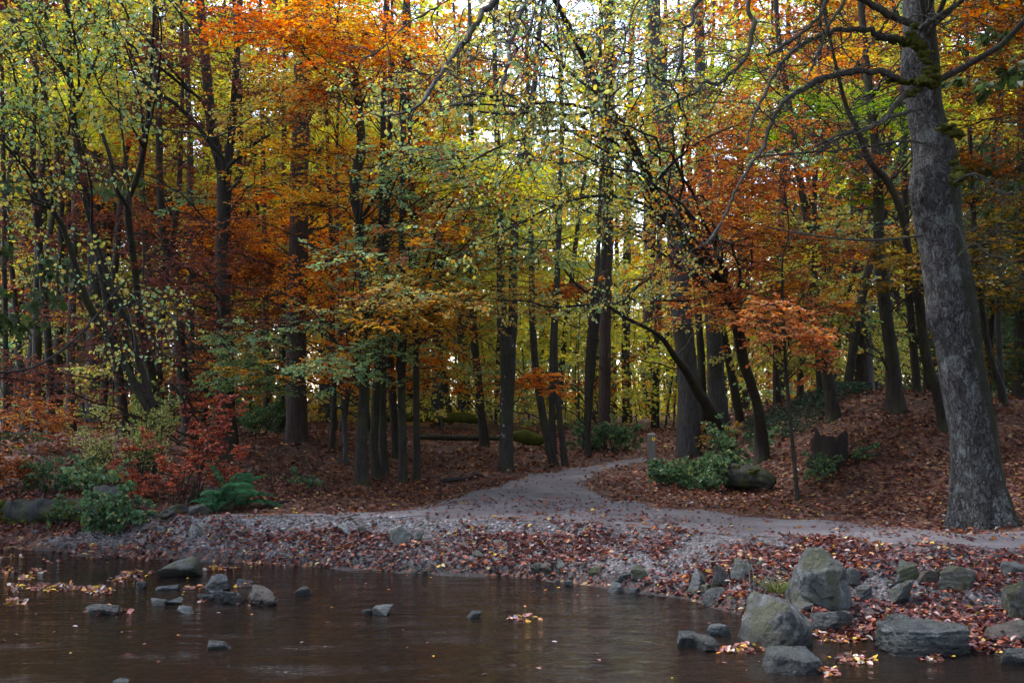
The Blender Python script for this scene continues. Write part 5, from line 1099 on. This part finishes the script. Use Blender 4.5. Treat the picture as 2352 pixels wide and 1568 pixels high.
# ------------------------------------------------------------------ leaves afloat and stranded
RAFTS = [(20, 1312, 22, 5, 22), (85, 1314, 18, 4, 16), (60, 1330, 20, 4, 14), (35, 1352, 18, 9, 30), (125, 1350, 62, 8, 90), (225, 1358, 36, 8, 50), (318, 1318, 38, 6, 46), (35, 1384, 20, 6, 22), (505, 1306, 40, 5, 40), (285, 1333, 40, 5, 36), (445, 1350, 22, 4, 10), (245, 1405, 55, 7, 50), (462, 1383, 9, 3, 4), (1200, 1423, 36, 8, 20), (590, 1385, 40, 5, 18), (560, 1346, 20, 4, 8),
         (1700, 1492, 60, 9, 44), (1950, 1464, 75, 12, 120), (1965, 1516, 48, 12, 50), (1905, 1545, 26, 12, 12), (2150, 1512, 40, 5, 12), (2300, 1485, 50, 8, 34), (1640, 1365, 60, 6, 14), (1760, 1372, 20, 8, 12), (600, 1298, 50, 3, 14), (30, 1280, 30, 4, 12), (120, 1288, 30, 4, 12)]
G = Geo()
for (cx, cy, rx, ry, n) in RAFTS:
    n = int(n * 1.6)
    a = U(0, 2 * np.pi, n); r = np.sqrt(U(0, 1, n)); px = cx + rx * r * np.cos(a); py = cy + ry * r * np.sin(a)
    Y = ZC * F / (py - HY); p = np.stack([(px - CX) * Y / F, Y, .004 + np.abs(rng.normal(0, .022, n)) * (1 - r * .7)], -1)
    G.add(*leaves(p, rng.normal(0, 1, (n, 3)) * np.array([1, 1, .35]), rng.normal(0, .45, (n, 3)) + np.array([0, 0, 1.]), .062 * U(.6, 1.25, n), pick('floating', n), .62))
n = 170; x = U(-7, 4, n); y = U(6, 13.5, n); k = y < np.interp(x, _sx, _sy) - .1; x, y = x[k], y[k]; n = len(x)
G.add(*leaves(np.stack([x, y, 0 * x + .004], -1), rng.normal(0, 1, (n, 3)) * np.array([1, 1, .03]), rng.normal(0, .06, (n, 3)) + np.array([0, 0, 1.]), .045 * U(.5, 1.2, n), pick('floating', n), .62))
tag(link('floating_leaves', G.build('floating_leaves', LITTER, smooth=False)), kind='stuff')

# ------------------------------------------------------------------ logs, stump, post and the rest
def log(name, label, pts, m, cat='log', rough=.12, S=16, moss=None, Yfix=None, lift=.45):
    P = []
    for (px, py, w) in pts:
        g = hit(px, py + w * .5); Y = Yfix or g[1]; r = w * .5 * Y / F
        a = at(px, py, Y); P.append([a[0], a[1] + r * .6, a[2], r])
    P = np.array(P); G = Geo()
    P = np.concatenate([[[*(P[0, :3] + (P[0, :3] - P[1, :3]) * .02), P[0, 3] * .3]], P, [[*(P[-1, :3] + (P[-1, :3] - P[-2, :3]) * .02), P[-1, 3] * .3]]])
    poly = trunk_geo(G, P, S, 0, rough, seed=len(label))
    b = P[:, :3].mean(0); root = empty(name, b, label, cat); link('trunk', G.build('trunk', m, b), root)
    if moss:
        M = Geo()
        for (px, py, r) in moss:
            u, fc = ICO[3]; i = np.argmin(np.abs(P[:, 0] - (px - CX) * P[:, 1] / F)); c = at(px, py, P[i, 1] - P[i, 3] * .6)
            for k in range(26):
                rk = r * U(.22, .5); v = u * (1 + .5 * fbm(u * 2.2 + k + px, 3, 2) + .25 * fbm(u * 7 + px, 2, 4))[:, None] * np.array([1.3, .9, .6]) * rk
                M.add(v + c + rng.normal(0, .6, 3) * np.array([1.6, .5, .6]) * r, fc)
        link('moss_clumps', M.build('moss_clumps', MOSS, b), root)
    return root
log('mossy_log', 'thick fallen log with dark bark and moss at the stream edge', [(6, 1180, 56), (70, 1176, 58), (150, 1174, 56), (215, 1170, 46), (244, 1168, 36)], LOGBARK, rough=.3, S=32, moss=[(18, 1163, .11), (40, 1190, .14), (85, 1192, .10), (150, 1170, .10), (175, 1180, .13), (205, 1178, .10), (12, 1195, .12)])
log('rotten_log', 'black rotten log lying under green brambles near the sapling', [(1675, 1092, 40), (1700, 1096, 52), (1745, 1098, 50), (1782, 1108, 26)], LOGBARK, rough=.42, S=32, moss=[(1700, 1078, .09), (1735, 1084, .07), (1760, 1096, .05)])
log('fallen_branch', 'short black branch lying on the leaves beside the path', [(1010, 1104, 9), (1040, 1101, 11), (1075, 1098, 8), (1090, 1091, 13), (1110, 1093, 6)], DEADWOOD, 'branch', .25, 8)
log('fallen_branch', 'thin grey branch on the leaves below the fern', [(598, 1164, 8), (630, 1156, 9), (665, 1150, 6)], DEADWOOD, 'branch', .25, 8)
log('mossy_log', 'long mossy fallen trunk lying across the back of the hollow', [(880, 958, 20), (960, 956, 26), (1040, 958, 24), (1100, 964, 18)], MOSS, rough=.25, Yfix=30)
log('fallen_log', 'thin dark fallen trunk crossing behind the speckled tree', [(960, 1003, 10), (1040, 1005, 13), (1130, 1006, 11), (1172, 1008, 8)], BARK_DARK, rough=.1, Yfix=25.5)
log('mossy_log', 'mossy bank log between the speckled and the bowed tree', [(1175, 1000, 22), (1210, 1004, 30), (1250, 1012, 20)], MOSS, rough=.3, Yfix=24)
log('mossy_root', 'long mossy root running downhill from the big brown trunk', [(715, 1018, 12), (745, 1040, 11), (775, 1055, 10), (805, 1068, 7)], BARK_DARK, 'root', .15, 10)
rock('rough mossy stone under the smaller fern', (470, 1122, 548, 1172), ROCK_MOSSY, 301, 5, .7, cat='boulder', name=B, rough=.12)
rock('mossy lump behind the mossy log below the red shrub', (215, 1118, 300, 1168), ROCK_MOSSY, 302, 5, .7, cat='boulder', name=B, rough=.12)
rock('low mossy stone at the foot of the red beech shrub', (360, 1160, 430, 1188), ROCK_MOSSY, 303, 5, .7, rough=.12)
rock('small mossy stone between the shrub foot and fern stone', (432, 1158, 486, 1184), ROCK_MOSSY, 304, 5, .7, rough=.12)
# stump
b = hit(1906, 1072); b[2] = float(T(b[0], b[1])); G = Geo(); Y = b[1]; px_ = Y / F
St, n = 40, 26; a = np.arange(St) * 2 * np.pi / St; h = np.linspace(-.1, 1, n)
hh = 74 * px_ * (.80 + .26 * fbm(np.stack([np.cos(a) * 2.6, np.sin(a) * 2.6, a * 0], -1), 4, 6))
rr = 37 * px_ * (1 + .45 * np.exp(-np.maximum(h, 0) / .28)[:, None]) * (1 + .10 * fbm(np.stack([np.cos(a) * 3 + 0 * h[:, None], np.sin(a) * 3 + 0 * h[:, None], h[:, None] + 0 * a], -1), 4, 7) + .06 * np.cos(7 * a))
v = np.stack([np.cos(a) * rr, np.sin(a) * rr, h[:, None] * hh], -1)
inn = [v[-1] * np.array([s, s, 1]) + np.array([0, 0, dz]) for s, dz in ((.82, -.02), (.6, -.16), (.25, -.22), (.01, -.24))]
v = np.concatenate([v, np.array(inn)]).reshape(-1, 3); idx = np.arange((n + 4) * St).reshape(n + 4, St)
q = np.stack([idx[:-1], np.roll(idx, -1, 1)[:-1], np.roll(idx, -1, 1)[1:], idx[1:]], -1).reshape(-1, 4)
tag(link('tree_stump', mesh_quads('tree_stump', v, q, STUMP), None, b), 'dark rotten tree stump with ragged top on the leaf slope', 'stump')
# waymarker post
b = hit(1498, 1077); b[2] = float(T(b[0], b[1])); px_ = b[1] / F
bm = bmesh.new(); bmesh.ops.create_cube(bm, size=1)
w_, h_ = 20 * px_, 84 * px_
for vv in bm.verts: vv.co = (vv.co.x * w_, vv.co.y * w_ * .9, (vv.co.z + .5) * (h_ + .2) - .2)
top = [e for e in bm.edges if all(x.co.z > h_ - .01 for x in e.verts)]
bmesh.ops.bevel(bm, geom=top, offset=.03, segments=1, affect='EDGES')
bmesh.ops.bevel(bm, geom=[e for e in bm.edges if abs(e.verts[0].co.z - e.verts[1].co.z) > .4], offset=.008, segments=2, affect='EDGES')
me = bpy.data.meshes.new('post'); bm.to_mesh(me); bm.free(); me.materials.append(POST)
root = empty('waymarker_post', b, 'short weathered wooden waymarker post with a yellow disc beside the path', 'post'); root.rotation_euler = (0, R(-1), R(-12))
link('post', me, root)
def disc(name, r, seg, m, loc, par, pts=None):
    bm = bmesh.new(); vs = [bm.verts.new((x, 0, z)) for x, z in (pts or [(r * math.cos(k * 2 * math.pi / seg), r * math.sin(k * 2 * math.pi / seg)) for k in range(seg)])]
    f = bm.faces.new(vs); e = bmesh.ops.extrude_face_region(bm, geom=[f])
    for g in e['geom']:
        if isinstance(g, bmesh.types.BMVert): g.co.y -= .004
    bmesh.ops.recalc_face_normals(bm, faces=bm.faces); me = bpy.data.meshes.new(name); bm.to_mesh(me); bm.free(); me.materials.append(m)
    return link(name, me, par, loc)
dk = disc('yellow_disc', .036, 24, YELLOW, (.045, -w_ * .45 - .001, h_ - .115), root)
disc('arrow', 1, 0, BLACK, (0, -.005, 0), dk, [(-.005, -.022), (.005, -.022), (.005, .004), (.014, .004), (0, .024), (-.014, .004), (-.005, .004)])
# grass tuft and dry stalks by the boulders
def blades(name, label, cat, base, n, L, m, spread, w, lean=.35, off=.05):
    b = hit(*base); b[2] = float(T(b[0], b[1])); P = 7
    a = U(0, 6.28, n); l = L * U(.5, 1.1, n); t = np.linspace(0, 1, P)[None, :, None]
    d = np.stack([np.cos(a) * lean, np.sin(a) * lean, 0 * a + 1], -1); o = np.stack([np.cos(a) * U(0, spread, n), np.sin(a) * U(0, spread, n), 0 * a + off], -1)
    pts = o[:, None] + t * d[:, None] * l[:, None, None] + np.stack([np.cos(a), np.sin(a), -.5 + 0 * a], -1)[:, None] * (t ** 2) * (l * lean * .9)[:, None, None] + np.cumsum(rng.normal(0, L * .012, (n, P, 3)), 1) * (t > 0)
    G = Geo(); G.add(*tubes(pts, w * np.linspace(1, .25, P)[None] * U(.7, 1.2, n, 1), 4))
    return tag(link(name, G.build(name, m), None, b), label, cat)
blades('grass_tuft', 'bright green grass tuft between the two biggest boulders', 'grass', (1783, 1372), 130, .16, GRASS, .09, .0022, .55)
blades('dry_stalks', 'bare dry stalks sticking up between the boulders and stone row', 'plant', (1735, 1392), 11, .62, BARK_PALE, .12, .0045, .28)
blades('dry_stalks', 'few thin bare stems on the leaf slope by the brown trunk', 'plant', (715, 1110), 7, .8, TWIG, .05, .005, .22)
blades('dry_stalks', 'lone black twig standing in the leaves behind the fern', 'plant', (624, 1130), 3, 1.25, TWIG, .03, .007, .10)
